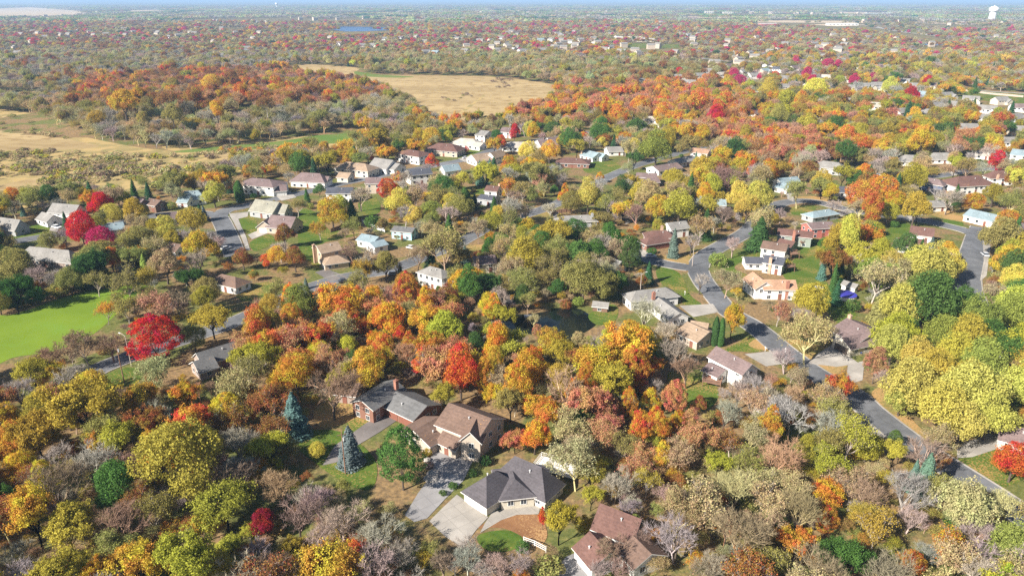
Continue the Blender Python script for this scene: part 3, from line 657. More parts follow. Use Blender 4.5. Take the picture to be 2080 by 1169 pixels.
M_WOOD = plain('deck_wood', (.26, .15, .10), .85, .2, 2.0)
HOUSES = []   # (x, y, short phrase, radius)
def frame_mesh():
    b = MB()
    b.box((0, .03, .66), (1.3, .07, .1)); b.box((0, .03, -.66), (1.34, .1, .1)); b.box((-.62, .03, 0), (.09, .07, 1.22)); b.box((.62, .03, 0), (.09, .07, 1.22)); b.box((0, .035, 0), (.06, .05, 1.22))
    return b.mk('window')
def pane_mesh():
    b = MB(); b.box((0, .015, 0), (1.15, .03, 1.22)); return b.mk('pane')
WF, WP = frame_mesh(), pane_mesh(); WF.materials.append(M_TRIM); WP.materials.append(M_GLASS)
def far_window():
    b = MB(); b.box((0, .02, 0), (1.5, .04, 1.4), 0, 0); b.box((0, .045, 0), (1.25, .02, 1.15), 0, 1); return b.mk('window')
WFAR = far_window(); WFAR.materials.append(M_TRIM); WFAR.materials.append(M_GLASS)
def gdoor_mesh():
    b = MB()
    for k in range(4): b.box((0, .04, .28 + k * .54), (4.7, .05, .5))
    b.box((0, .02, 2.24), (5.0, .08, .1)); b.box((-2.45, .02, 1.1), (.1, .08, 2.2)); b.box((2.45, .02, 1.1), (.1, .08, 2.2))
    return b.mk('garage_door')
GD = {}
for k_, m_ in (('w', M_GDOOR), ('d', M_GDARK), ('r', M_REDD)):
    g_ = gdoor_mesh(); g_.materials.append(m_); GD[k_] = g_
DM = MB(); DM.box((0, .03, 1.03), (.95, .06, 2.06)); DM.box((-.55, .03, 1.05), (.12, .09, 2.2)); DM.box((.55, .03, 1.05), (.12, .09, 2.2)); DM.box((0, .03, 2.15), (1.2, .09, .1)); DOOR = DM.mk('door'); DOOR.materials.append(M_REDD)

def house(short, label, roofc, wallc, wings, chim=(), cat='house', group=None, deck=None, fasc=M_TRIM, vents=1, gcol='w', doors=True, min_w=7.0, max_w=13.5, hide=False):
    """wings: ridge end, ridge end, a point on the near eave (picture pixels at those heights), eave height, ridge height, gable/hip, door side"""
    W = []
    for (x1, y1, x2, y2, ex, ey, ze, zr, ty, gd) in wings:
        g0 = PG((x1 + x2) / 2, (y1 + y2) / 2)[2]
        a = Vector(P(x1, y1, zr + g0)[:2]); b = Vector(P(x2, y2, zr + g0)[:2]); e = Vector(P(ex, ey, ze + g0)[:2])
        c = (a + b) / 2; u = b - a; L = max(u.length, .5); u.normalize()
        v = Vector((-u.y, u.x))
        if (e - c).dot(v) < 0: v = -v
        hw = min(max((e - c).dot(v) - .45, min_w / 2), max_w / 2); L = min(L, 26)
        if ty == 'h': L = L + 2 * hw * .95
        L = max(L, 5)
        W.append((c, u, v, L, hw, ze, zr, ty, gd, g0))
    R0 = W[0][0]; gz = min(q[9] for q in W)
    root = link('house', None, loc=(R0.x, R0.y, gz), label=label, cat=cat, group=group)
    if cat == 'shed': root.name = 'shed'
    wm = wallmat('siding_' + wallc, WALLC[wallc]); rm = roofmat('roof_' + roofc, ROOFC[roofc])
    near = math.hypot(R0.x, R0.y) < 330
    dist = math.hypot(R0.x, R0.y)
    wl, rf = MB(), MB()
    def T(c, u, v, a, b, z): return (c.x - R0.x + u.x * a + v.x * b, c.y - R0.y + u.y * a + v.y * b, z)
    for wi, (c, u, v, L, hw, ze, zr, ty, gd, g0) in enumerate(W):
        q = lambda a, b, z: T(c, u, v, a, b, z)
        hl = L / 2; eo = wi * .012
        # walls
        for s in (1, -1): wl.poly([q(-hl, s * hw, -1), q(hl, s * hw, -1), q(hl, s * hw, ze), q(-hl, s * hw, ze)])
        for s in (1, -1):
            if ty == 'g': wl.poly([q(s * hl, -hw, -1), q(s * hl, hw, -1), q(s * hl, hw, ze), q(s * hl, 0, zr - .12), q(s * hl, -hw, ze)])
            else: wl.poly([q(s * hl, -hw, -1), q(s * hl, hw, -1), q(s * hl, hw, ze), q(s * hl, -hw, ze)])
        ov = .55; sl = (zr - ze) / hw; zo = ze - sl * ov + .02 + eo; zr2 = zr + .02 + eo; th = .2
        oh = hl + (.4 if ty == 'g' else ov); rl = hl + .4 if ty == 'g' else max(hl - hw * .95, .05)
        for s in (1, -1):
            up = [q(-oh, s * (hw + ov), zo), q(oh, s * (hw + ov), zo), q(rl, 0, zr2), q(-rl, 0, zr2)]
            rf.poly(up); rf.poly([(x, y, z - th) for x, y, z in up][::-1], 0)
            rf.poly([up[0], up[1], (up[1][0], up[1][1], up[1][2] - th), (up[0][0], up[0][1], up[0][2] - th)], 1)
            if ty == 'g':
                for i, j in ((1, 2), (3, 0)):
                    rf.poly([up[i], up[j], (up[j][0], up[j][1], up[j][2] - th), (up[i][0], up[i][1], up[i][2] - th)], 1)
        if ty == 'h':
            for s in (1, -1):
                tri = [q(s * oh, -(hw + ov), zo), q(s * oh, hw + ov, zo), q(s * rl, 0, zr2)]
                rf.poly(tri); rf.poly([(x, y, z - th) for x, y, z in tri][::-1])
                rf.poly([tri[0], tri[1], (tri[1][0], tri[1][1], zo - th), (tri[0][0], tri[0][1], zo - th)], 1)
    wall = wl.build('wall', wm, root); roof = rf.build('roof', [rm, fasc], root)
    def inside_other(p, wi):
        for k, (c, u, v, L, hw, *_r) in enumerate(W):
            if k == wi: continue
            d = Vector((p[0] + R0.x, p[1] + R0.y)) - c
            if abs(d.dot(u)) < L / 2 + .5 and abs(d.dot(v)) < hw + .5: return True
        return False
    nd = 0
    for wi, (c, u, v, L, hw, ze, zr, ty, gd, g0) in enumerate(W):
        for side, (n, t, half, ln) in {'f': (v, u, hw, L), 'b': (-v, u, hw, L), '2': (u, v, L / 2, 2 * hw), '1': (-u, v, L / 2, 2 * hw)}.items():
            tocam = Vector((-c.x, -c.y)).normalized()
            if n.dot(tocam) < -.3 and dist > 260: continue
            rz = math.atan2(n.y, n.x) - PI / 2
            floors = [1.5, 4.2] if ze > 4.6 else [min(1.55, ze - 1.2)] if ze < 3.6 else [1.0, 3.1]
            if side in gd:
                k = 1 if ln < 9 else 2
                for i in range(k):
                    o = (i - (k - 1) / 2) * 5.6
                    p = c + n * half + t * o
                    if inside_other((p.x - R0.x, p.y - R0.y), wi): continue
                    link('garage_door', GD[gcol], root, loc=(p.x - R0.x, p.y - R0.y, .02)).rotation_euler.z = rz
                floors = floors[1:]
            for fz in floors:
                nw = max(1, int((ln - 1.2) / (2.7 if near else 3.4)))
                if fz > ze - .6: continue
                for i in range(nw):
                    o = ((i + .5) / nw - .5) * (ln - 1.0) + ((wi * 7 + i * 3) % 5 - 2) * .12
                    p = c + n * (half + .004) + t * o; pp = (p.x - R0.x, p.y - R0.y)
                    if inside_other(pp, wi): continue
                    if doors and side == 'f' and nd == 0 and fz < 2 and i == nw // 2 and not gd:
                        link('door', DOOR, root, loc=(pp[0], pp[1], .05)).rotation_euler.z = rz; nd = 1; continue
                    if (i * 5 + wi * 3 + int(fz * 2)) % 6 == 4: continue
                    if near:
                        wo = link('window', WF, root, loc=(pp[0], pp[1], fz)); wo.rotation_euler.z = rz
                        link('pane', WP, wo)
                    else:
                        wo = link('window', WFAR, root, loc=(pp[0], pp[1], fz)); wo.rotation_euler.z = rz
                        if dist > 420: wo.scale = (1.2, 1, 1.1)
    for (x, y, z, tp, full) in chim:
        p = P(x, y, z + gz); b = MB(); z0 = -1 if full else z - 2.5; hh = z - z0
        b.box((p[0] - R0.x, p[1] - R0.y, z0 + hh / 2), (1.1, .8, hh), math.atan2(W[0][1].y, W[0][1].x)); b.box((p[0] - R0.x, p[1] - R0.y, z + .06), (1.3, 1.0, .12), math.atan2(W[0][1].y, W[0][1].x))
        b.tube((p[0] - R0.x, p[1] - R0.y, z + .1), (p[0] - R0.x, p[1] - R0.y, z + .5), .2, .18, 6)
        b.build('chimney', {'b': M_BRICK, 'w': wm, 't': plain('tan_brick', (.5, .34, .24), .9, .2, 3.0)}[tp], root)
    for k in range(vents):
        c, u, v, L, hw, ze, zr, ty, gd, g0 = W[k % len(W)]
        a, bb = (.2 - .35 * k) * L / 2, hw * (.35 + .2 * (k % 2)); z = zr - (zr - ze) * bb / hw; p = T(c, u, v, a, bb, z)
        b = MB(); b.tube((p[0], p[1], z - .1), (p[0], p[1], z + .55), .13, .13, 6); b.tube((p[0], p[1], z + .5), (p[0], p[1], z + .62), .24, .2, 6); b.build('roof_vent', M_METAL, root)
    if deck:
        dx, dy, dl, dw, dz, dr, dm = deck
        p = P(dx, dy, dz + gz); b = MB(); cx, cy = p[0] - R0.x, p[1] - R0.y
        b.box((cx, cy, dz), (dl, dw, .2), dr)
        ca, sa = math.cos(dr), math.sin(dr)
        for ix in (-1, 1):
            for iy in (-1, 1): b.box((cx + ix * (dl / 2 - .1) * ca - iy * (dw / 2 - .1) * sa, cy + ix * (dl / 2 - .1) * sa + iy * (dw / 2 - .1) * ca, dz / 2 + .45), (.14, .14, dz + 1.1), dr)
        for ix, iy, l, w_ in ((0, -1, dl, .08), (0, 1, dl, .08), (-1, 0, .08, dw), (1, 0, .08, dw)):
            for hz in (.5, 1.0): b.box((cx + ix * dl / 2 * ca - iy * dw / 2 * sa, cy + ix * dl / 2 * sa + iy * dw / 2 * ca, dz + hz), (l, w_, .08), dr)
        b.build('deck', {'w': M_TRIM, 'b': M_WOOD}[dm], root)
    if hide: return root
    rad = max(math.hypot(L / 2, hw) for (c, u, v, L, hw, *_r) in W)
    for (c, u, v, L, hw, *_r) in W: HOUSES.append((c.x, c.y, short, max(L / 2, hw), gz + W[0][5], wi == 0))
    return root
HL = []   # landmark list for tree labels
def H(short, label, *a, **k):
    r = house(short, label, *a, **k); HL.append((r.location.x, r.location.y, short)); return r

H('beige two-storey house', 'beige two-storey house with brown roof, projecting front gable and attached side garage', 'brown', 'beige',
  [(914, 818, 996, 848, 930, 879, 5.7, 8.6, 'g', ''), (842, 873, 890, 846, 881, 902, 2.9, 4.9, 'g', 'f'), (955, 876, 968, 850, 962, 893, 5.7, 8.0, 'g', ''), (902, 875, 938, 891, 914, 902, 2.9, 4.4, 'g', '')], vents=2, min_w=4.6, gcol='w', chim=())
H('dark ranch with brick chimney', 'dark-roofed brick ranch with brick chimney and grey-roofed double garage wing', 'charcoal', 'brick',
  [(735, 811, 800, 771, 775, 811, 4.2, 5.8, 'g', ''), (806, 795, 866, 822, 806, 838, 2.9, 4.8, 'g', 'f')], chim=((804, 772, 7.6, 'b', 0),), vents=2, gcol='r')
H('slate hip-roofed house', 'large single-storey house with complex dark slate hip roof and pale brick garage', 'slate', 'cream',
  [(1046, 925, 1100, 948, 1058, 992, 3.0, 7.4, 'h', ''), (1008, 955, 988, 967, 964, 1003, 3.0, 6.4, 'h', '2'), (1040, 952, 1046, 972, 1028, 985, 3.0, 5.0, 'h', '')], deck=(1132, 948, 10, 5, .8, -.45, 'w'), vents=2, max_w=15)
H('brown-roofed timbered house', 'white timbered house with large rust-brown roof and lower double garage wing', 'rust', 'white',
  [(1222, 1022, 1300, 1052, 1222, 1068, 3.6, 6.8, 'g', ''), (1200, 1080, 1236, 1120, 1182, 1128, 2.9, 5.0, 'g', 'f')], vents=2, max_w=15)
H('grey hip-roofed house', 'sprawling grey hip-roofed house with small brick chimney beside a curving lawn', 'grey', 'white',
  [(1292, 590, 1352, 583, 1320, 604, 3.6, 5.6, 'h', ''), (1334, 601, 1380, 634, 1352, 636, 3.0, 4.8, 'g', '')], chim=((1328, 594, 6.8, 'b', 0),), vents=2, deck=(1292, 610, 6, 3, 2.2, 0, 'w'))
H('orange-roofed long house', 'white L-shaped house with pale orange roof and brick chimney beside a bright lawn', 'orange', 'white',
  [(1548, 567, 1614, 568, 1578, 584, 4.2, 6.4, 'g', ''), (1530, 552, 1556, 572, 1520, 562, 4.2, 6.5, 'g', '')], chim=((1601, 572, 6.8, 'b', 1),), vents=2, deck=(1514, 572, 4, 3, 2.2, .3, 'b'))
H('white house with navy roof', 'white house with dark blue-grey roof, brick front chimney and low garage wing', 'dark', 'white',
  [(1556, 517, 1594, 523, 1556, 533, 4.4, 6.2, 'g', ''), (1513, 521, 1548, 522, 1526, 531, 2.8, 4.2, 'g', '')], chim=((1566, 524, 6.4, 't', 1),), vents=1, deck=(1602, 540, 4, 3, 2.4, .3, 'b'))
H('brown-roofed white box house', 'white box-shaped house with plain brown gable roof, next above the navy-roofed house', 'brown', 'white',
  [(1552, 488, 1600, 495, 1566, 506, 4.4, 6.3, 'g', '')], deck=(1612, 514, 4, 3, 2.4, .2, 'b'))
H('grey house with brick stack', 'grey-sided house with brown roof and tall brick chimney', 'rust', 'sage',
  [(1582, 463, 1650, 470, 1600, 478, 4.6, 6.2, 'g', ''), (1586, 484, 1614, 490, 1600, 494, 3.0, 4.6, 'g', '')], chim=((1614, 469, 7.4, 'b', 1),), deck=(1632, 490, 4, 3, 2.2, .2, 'b'))
H('pink house', 'pink-red house half hidden by bare trees behind the brown-roofed row', 'mauve', 'pink', [(1640, 452, 1688, 449, 1662, 464, 4.6, 6.2, 'g', '')])
H('small blue-roofed house', 'low blue-roofed house beside the curving street', 'blue', 'grey', [(1652, 429, 1684, 424, 1668, 436, 2.9, 4.6, 'h', '')])
H('brown house with dark garage', 'mauve-brown roofed house with beige walls and dark garage door', 'mauve', 'cream',
  [(1722, 646, 1778, 672, 1712, 684, 3.4, 6.0, 'g', ''), (1712, 686, 1758, 676, 1742, 702, 2.9, 4.8, 'g', '1')], chim=((1727, 640, 7.0, 't', 0),), gcol='d', vents=1)
H('white house with mauve roof', 'white two-storey house with mauve gable roof and blue gable wall', 'mauve', 'white',
  [(1457, 703, 1526, 738, 1476, 729, 5.0, 7.2, 'g', ''), (1446, 738, 1468, 748, 1452, 756, 3.0, 4.2, 'g', '')], deck=(1447, 772, 5, 3.5, 1.6, -.4, 'b'), vents=2, min_w=6)
H('tan-roofed house by arborvitae', 'tan-roofed low house beside the twin arborvitae columns', 'tan', 'beige', [(1398, 653, 1440, 672, 1406, 690, 3.0, 5.2, 'g', ''), (1410, 651, 1434, 655, 1440, 664, 3, 4.8, 'g', '')])
H('grey-roofed pond house', 'pale two-storey house with grey hip roof and white rear deck', 'grey', 'white',
  [(874, 540, 896, 546, 884, 562, 5.6, 7.4, 'h', '')], deck=(908, 578, 5, 3, 2.6, -.3, 'w'), vents=2, max_w=11)
H('brown house behind dark spruce', 'cream house with mauve gable roof behind the dense green tree', 'mauve', 'cream', [(962, 520, 1004, 517, 986, 532, 4.2, 6.2, 'g', '')], chim=((970, 524, 6.8, 't', 1),))
H('leaf-strewn brown hip house', 'white house whose brown hip roof is strewn with fallen leaves', 'brown', 'white', [(450, 556, 478, 562, 452, 578, 3.0, 5.2, 'h', '')], vents=0)
H('tan two-storey house', 'tan two-storey house with side chimney and hip-roofed garage', 'tan', 'tan',
  [(643, 498, 684, 490, 672, 510, 5.6, 7.6, 'g', ''), (672, 520, 686, 518, 684, 530, 2.8, 4.6, 'h', '1')], chim=((637, 497, 7.8, 't', 1),), max_w=11)
H('large olive-roofed house', 'large house with olive-grey roof, skylights and blue-grey end wall', 'olive', 'grey', [(520, 404, 566, 410, 530, 430, 3.4, 7.6, 'g', ''), (548, 412, 584, 415, 566, 430, 3.2, 6.4, 'g', '')], max_w=17, vents=2)
H('brown many-gabled house', 'brown-roofed house with white front gables behind the olive-roofed house', 'mauve', 'beige', [(552, 436, 600, 440, 560, 462, 3.2, 7.2, 'g', ''), (535, 449, 545, 441, 541, 458, 3, 5.6, 'g', '1')], max_w=16)
H('white mauve-roofed house', 'white house with mauve hip roof and wide twin garage', 'mauve', 'white', [(512, 361, 548, 364, 520, 380, 5.2, 7.6, 'h', ''), (552, 376, 580, 374, 566, 387, 2.9, 5.4, 'g', 'f')])
H('brown hip-roofed marsh house', 'brown hip-roofed house with red side porch backing on the marsh', 'mauve', 'white', [(612, 350, 650, 352, 632, 369, 3.6, 7.4, 'h', ''), (652, 357, 668, 358, 660, 368, 3.0, 5.6, 'g', '')])
H('tan-roofed marsh house', 'tan many-gabled roof house backing on the marsh', 'tan', 'cream', [(704, 328, 742, 332, 720, 345, 4.4, 7.4, 'h', ''), (690, 349, 712, 351, 700, 360, 3.0, 5.2, 'g', '')])
H('grey gabled marsh house', 'grey-roofed white house with steep gables backing on the marsh', 'grey', 'white', [(762, 320, 798, 325, 772, 343, 3.6, 7.8, 'g', ''), (785, 328, 812, 332, 795, 344, 3.2, 6.0, 'g', '')])
H('maroon-roofed box house', 'white box house with dark maroon hip roof', 'rust', 'white', [(830, 303, 850, 306, 832, 317, 5.4, 7.6, 'h', '')])
H('maroon hip-roofed house', 'house with broad maroon hip roof and pale driveway', 'rust', 'beige', [(890, 290, 918, 292, 896, 308, 4.0, 7.6, 'h', '')], max_w=15)
H('cream-roofed house', 'cream hip-roofed house above a bright small lawn', 'pale', 'white', [(936, 280, 962, 282, 950, 297, 3.0, 6.4, 'h', ''), (966, 288, 982, 290, 972, 298, 3, 5, 'g', '')])
H('white grey-gabled house', 'white two-storey house with grey gable beside magenta trees', 'grey', 'white', [(975, 264, 994, 266, 984, 276, 5.2, 7.8, 'g', '')])
H('mauve house in red trees', 'white house with mauve roof between magenta trees', 'mauve', 'white', [(1022, 258, 1046, 260, 1032, 270, 4.6, 7.0, 'g', '')])
H('cream low-roofed house', 'low cream-roofed house beside the yellow-green trees', 'pale', 'white', [(1038, 288, 1078, 288, 1060, 301, 3.0, 5.6, 'h', '')])
H('brown twin-gable house', 'white house with brown twin gable roof by the green trees', 'mauve', 'white', [(1092, 284, 1126, 282, 1104, 296, 4.2, 7.2, 'g', ''), (1112, 280, 1134, 277, 1122, 288, 4.4, 6.8, 'g', '')])
H('tall white slab house', 'tall plain white house with steel-blue gable roof', 'dark', 'white', [(828, 345, 872, 341, 842, 358, 6.0, 8.0, 'g', '')], max_w=10)
H('brown-beige tall house', 'tall beige house with brown roof beside the scarlet tree', 'mauve', 'beige', [(744, 360, 776, 360, 756, 372, 6.0, 8.2, 'g', '')], max_w=10)
H('solar-roofed white house', 'white house with nearly black roof behind the yellow tree', 'dark', 'white', [(666, 380, 716, 380, 690, 393, 5.4, 7.4, 'g', '')], max_w=10)
H('white house by road bend', 'white house with blue-grey roof beside the upper street', 'blue', 'white', [(898, 336, 930, 332, 912, 345, 3.6, 6.4, 'g', '')])
H('apricot-roofed house', 'apricot-roofed house with white gable along the upper street', 'tan', 'white', [(958, 314, 1000, 309, 980, 327, 3.4, 6.6, 'g', ''), (996, 310, 1018, 304, 1008, 318, 4.6, 7.4, 'g', '')])
H('white cottage with chimney', 'white cottage with blue-grey roof and white chimney beside a lawn', 'blue', 'white', [(1190, 304, 1216, 310, 1192, 318, 3.0, 5.8, 'g', ''), (1214, 309, 1230, 312, 1220, 319, 2.8, 5.0, 'g', '')], chim=((1182, 305, 6.0, 't', 1),))
H('low grey-roofed white house', 'low white house with grey-brown roof above the large green tree', 'grey', 'white', [(1232, 298, 1262, 297, 1244, 308, 3.0, 5.4, 'g', '')])
H('rusty-roofed brick house', 'brick house with rust-red hip roof and short lawn', 'rust', 'brick', [(1152, 320, 1178, 321, 1164, 334, 3.0, 5.2, 'h', '')])
H('brown split-level', 'brown split-level with stepped double roof', 'mauve', 'brown', [(1294, 350, 1334, 352, 1310, 360, 4.2, 5.8, 'g', ''), (1296, 362, 1336, 360, 1312, 371, 3.0, 4.8, 'g', '')])
H('long mauve-roofed ranch', 'long white ranch with mauve-grey roof in the middle of its row', 'mauve', 'white', [(1326, 337, 1374, 330, 1348, 346, 3.0, 5.0, 'g', '')])
H('grey-roofed ranch', 'long white ranch with light grey roof beside the blue spruce', 'grey', 'white', [(1368, 323, 1406, 315, 1388, 330, 3.0, 5.0, 'g', '')])
H('tan-roofed white ranch', 'white house with tan roof near the orange woods', 'orange', 'white', [(1408, 300, 1442, 303, 1420, 312, 4.2, 6.0, 'g', '')])
H('red-roofed white cottage', 'small white cottage with red-brown roof and chimney', 'rust', 'white', [(990, 376, 1014, 378, 1000, 388, 4.6, 6.4, 'g', '')], chim=((1014, 374, 7, 't', 0),))
H('dark flat-roofed house', 'house with shallow slate-grey roof below the red cottage', 'dark', 'grey', [(978, 394, 1008, 398, 982, 407, 3.4, 4.6, 'g', '')], max_w=9)
H('blue-grey U-shaped house', 'low blue-grey house with notched roof and white gutters', 'blue', 'white', [(736, 474, 768, 480, 742, 490, 3.2, 4.8, 'g', ''), (752, 492, 778, 486, 764, 500, 3.0, 4.2, 'g', '')])
H('light blue house', 'light turquoise house with pale roof behind bare trees', 'charcoal', 'lightblue', [(802, 458, 842, 462, 818, 467, 3.8, 5.0, 'g', '')])
H('grey-roofed corner ranch', 'grey-roofed ranch with dark fence on the corner by the orange strip', 'grey', 'grey', [(1144, 438, 1196, 436, 1166, 450, 3.0, 5.0, 'h', '')], chim=((1203, 434, 6, 'w', 0),))
H('red-brown hip house', 'red-brown hip-roofed brick house with wide garage beside the tall spruce', 'rust', 'brick', [(1326, 468, 1354, 468, 1338, 480, 3.6, 5.6, 'h', ''), (1318, 482, 1344, 478, 1330, 492, 2.9, 4.6, 'h', 'f')], gcol='r', chim=((1345, 459, 6.8, 't', 0),))
H('white gabled house by spruce', 'white-gabled house with grey roof behind the tall spruce', 'grey', 'white', [(1356, 452, 1392, 448, 1376, 460, 4.4, 6.4, 'g', '')])
H('brown-roofed white house left', 'white house with brown offset roof between olive and gold trees', 'brown', 'white', [(346, 492, 368, 496, 352, 510, 4.6, 6.6, 'g', '')], max_w=11)
H('sky-blue-roofed house', 'white house with pale blue roof behind the burgundy tree', 'blue', 'white', [(206, 456, 248, 450, 226, 466, 4.6, 6.6, 'g', '')])
H('dark brown house by street', 'dark brown house with low roof beside the left street', 'brown', 'brown', [(304, 402, 326, 406, 308, 415, 3.8, 5.8, 'g', '')])
H('long taupe-roofed house', 'long low house with taupe roof along the left street', 'mauve', 'white', [(318, 434, 386, 425, 352, 444, 3.2, 5.4, 'g', '')])
H('pale blue hip house', 'white house with pale blue-grey hip roof and garage', 'blue', 'white', [(374, 388, 402, 386, 388, 402, 3.4, 7.0, 'h', ''), (366, 397, 386, 398, 378, 410, 3, 5.4, 'g', '')])
H('white grey-roofed gabled house', 'white house with steep grey gables and projecting left garage', 'grey', 'white', [(108, 412, 160, 416, 120, 432, 5.0, 8.2, 'g', ''), (86, 430, 108, 436, 92, 446, 3.0, 5.4, 'g', '')])
H('dark grey corner house', 'dark grey house with cream gable beside the first left lawn', 'grey', 'grey', [(-6, 440, 40, 446, 12, 464, 3.2, 7.0, 'g', '')])
H('brown house before marsh', 'brown-roofed house half hidden behind the yellow-green tree', 'mauve', 'brown', [(262, 396, 292, 404, 272, 412, 4.0, 6.4, 'g', '')])
H('shadowed grey-roofed house', 'large grey-roofed house in shade behind bare branches above the algae pond', 'grey', 'taupe', [(60, 500, 140, 508, 100, 528, 3.4, 6.8, 'h', '')], max_w=16)
H('small blue-roofed yard house', 'small blue-roofed house between the yellow trees', 'blue', 'grey', [(1454, 404, 1474, 405, 1462, 412, 3.4, 5.4, 'g', '')])
H('pale blue garage house', 'pale blue-roofed house with twin white garage doors', 'blue', 'white', [(1580, 362, 1618, 358, 1598, 370, 4.6, 6.6, 'g', ''), (1582, 370, 1606, 374, 1592, 383, 2.9, 4.8, 'g', 'f')])
H('grey house by woods', 'light grey hip-roofed house at the edge of the orange woods', 'grey', 'grey', [(1672, 326, 1704, 330, 1684, 341, 4.0, 7.0, 'h', '')])
H('charcoal-roofed house', 'charcoal-roofed house behind the small yellow tree', 'dark', 'white', [(1698, 378, 1732, 378, 1710, 390, 3.2, 5.4, 'g', '')])
H('grey pyramid-roofed house', 'white house with grey pyramid roof on the far crescent', 'grey', 'white', [(1838, 314, 1862, 315, 1848, 325, 3.2, 6.6, 'h', '')])
H('broad grey-roofed house', 'broad grey hip-roofed house beside the pyramid-roofed one', 'grey', 'white', [(1896, 310, 1926, 310, 1908, 322, 3.2, 6.6, 'h', '')])
H('low grey crescent house', 'low pale grey house between gold trees on the crescent', 'pale', 'white', [(1982, 304, 2012, 306, 1996, 313, 3.2, 5.6, 'g', '')])
H('steel-roofed edge house', 'steel-blue roofed white house beside the crimson tree', 'blue', 'white', [(2058, 302, 2096, 306, 2070, 318, 4.2, 7.0, 'g', '')])
H('broad rosy-roofed house', 'broad rosy-brown hip-roofed house with white rear walls', 'rust', 'white', [(1948, 358, 1986, 356, 1964, 378, 4.6, 8.4, 'h', '')], max_w=17)
H('second rosy-roofed house', 'rosy-brown hip-roofed house with tan chimney behind the broad rosy one', 'rust', 'white', [(2020, 346, 2048, 346, 2034, 360, 4.6, 8.0, 'h', '')], chim=((2028, 355, 7.6, 't', 0),))
H('dark blue bay-window house', 'dark blue walled house with grey roof and round bay', 'mauve', 'darkblue', [(1882, 360, 1908, 364, 1892, 372, 4.4, 6.8, 'h', '')])
H('long turquoise-roofed house', 'long white ranch with pale turquoise-grey roof', 'blue', 'white', [(1972, 424, 2044, 440, 1990, 446, 3.2, 5.4, 'g', '')], max_w=10)
H('white cottage by brown trees', 'white and grey cottage behind the dark brown tree', 'grey', 'white', [(1882, 408, 1916, 406, 1898, 416, 3.0, 5.0, 'g', '')])
H('maroon two-wing house', 'large maroon-roofed house with two offset wings and rear deck', 'rust', 'white', [(1852, 458, 1898, 464, 1866, 476, 3.4, 6.0, 'g', ''), (1824, 482, 1880, 486, 1846, 498, 3.2, 5.6, 'g', '')], deck=(1803, 500, 5, 3, 1.8, 0, 'b'))
H('grey low house by red tree', 'low grey house beyond the large orange tree', 'blue', 'grey', [(1782, 352, 1810, 362, 1790, 364, 3.2, 5.2, 'g', '')])
H('brown-roofed edge house', 'brown-roofed house with pale drive, beside the orange-red tree', 'mauve', 'white', [(2036, 858, 2110, 876, 2052, 884, 3.0, 5.4, 'g', '1')])
H('dark roof by street lamp', 'dark low-roofed house with white gable behind the crimson tree', 'charcoal', 'taupe', [(400, 716, 478, 692, 420, 738, 3.0, 5.4, 'g', ''), (394, 733, 430, 722, 412, 748, 2.9, 4.9, 'g', '')])
H('brown roof in the trees', 'brown-roofed house mostly hidden behind the spreading bare tree', 'brown', 'taupe', [(690, 768, 730, 772, 700, 790, 3.0, 5.4, 'g', '')], hide=True)
H('grey roof by round green tree', 'small grey-roofed house behind the round green tree', 'grey', 'grey', [(1236, 522, 1262, 530, 1244, 536, 3.0, 5.0, 'g', '')], hide=True)
H('brown roof in green crowns', 'small brown-roofed house among green crowns', 'mauve', 'white', [(2046, 688, 2068, 692, 2054, 702, 3.0, 5.4, 'g', '')], hide=True)
H('white house in bare trees', 'small white house glimpsed through bare lavender trees', 'white', 'white', [(1563, 826, 1580, 836, 1566, 842, 3.0, 4.6, 'g', '')], vents=0, hide=True)
H('white house behind rust crowns', 'white house end seen behind the timbered house', 'brown', 'white', [(1290, 1090, 1320, 1120, 1290, 1110, 3.0, 4.8, 'g', '')], vents=0, hide=True)
house('shed', 'small brown wooden shed with grey gable roof beside the dark pond', 'grey', 'brown', [(1212, 611, 1230, 613, 1214, 618, 2.2, 3.2, 'g', '')], cat='shed', vents=0, doors=False, min_w=3.4, max_w=4.2)
house('shed', 'small white shed beside the round blue pool cover', 'grey', 'white', [(1724, 571, 1734, 574, 1728, 578, 2.2, 3.2, 'g', '')], cat='shed', vents=0, doors=False, min_w=3, max_w=4)
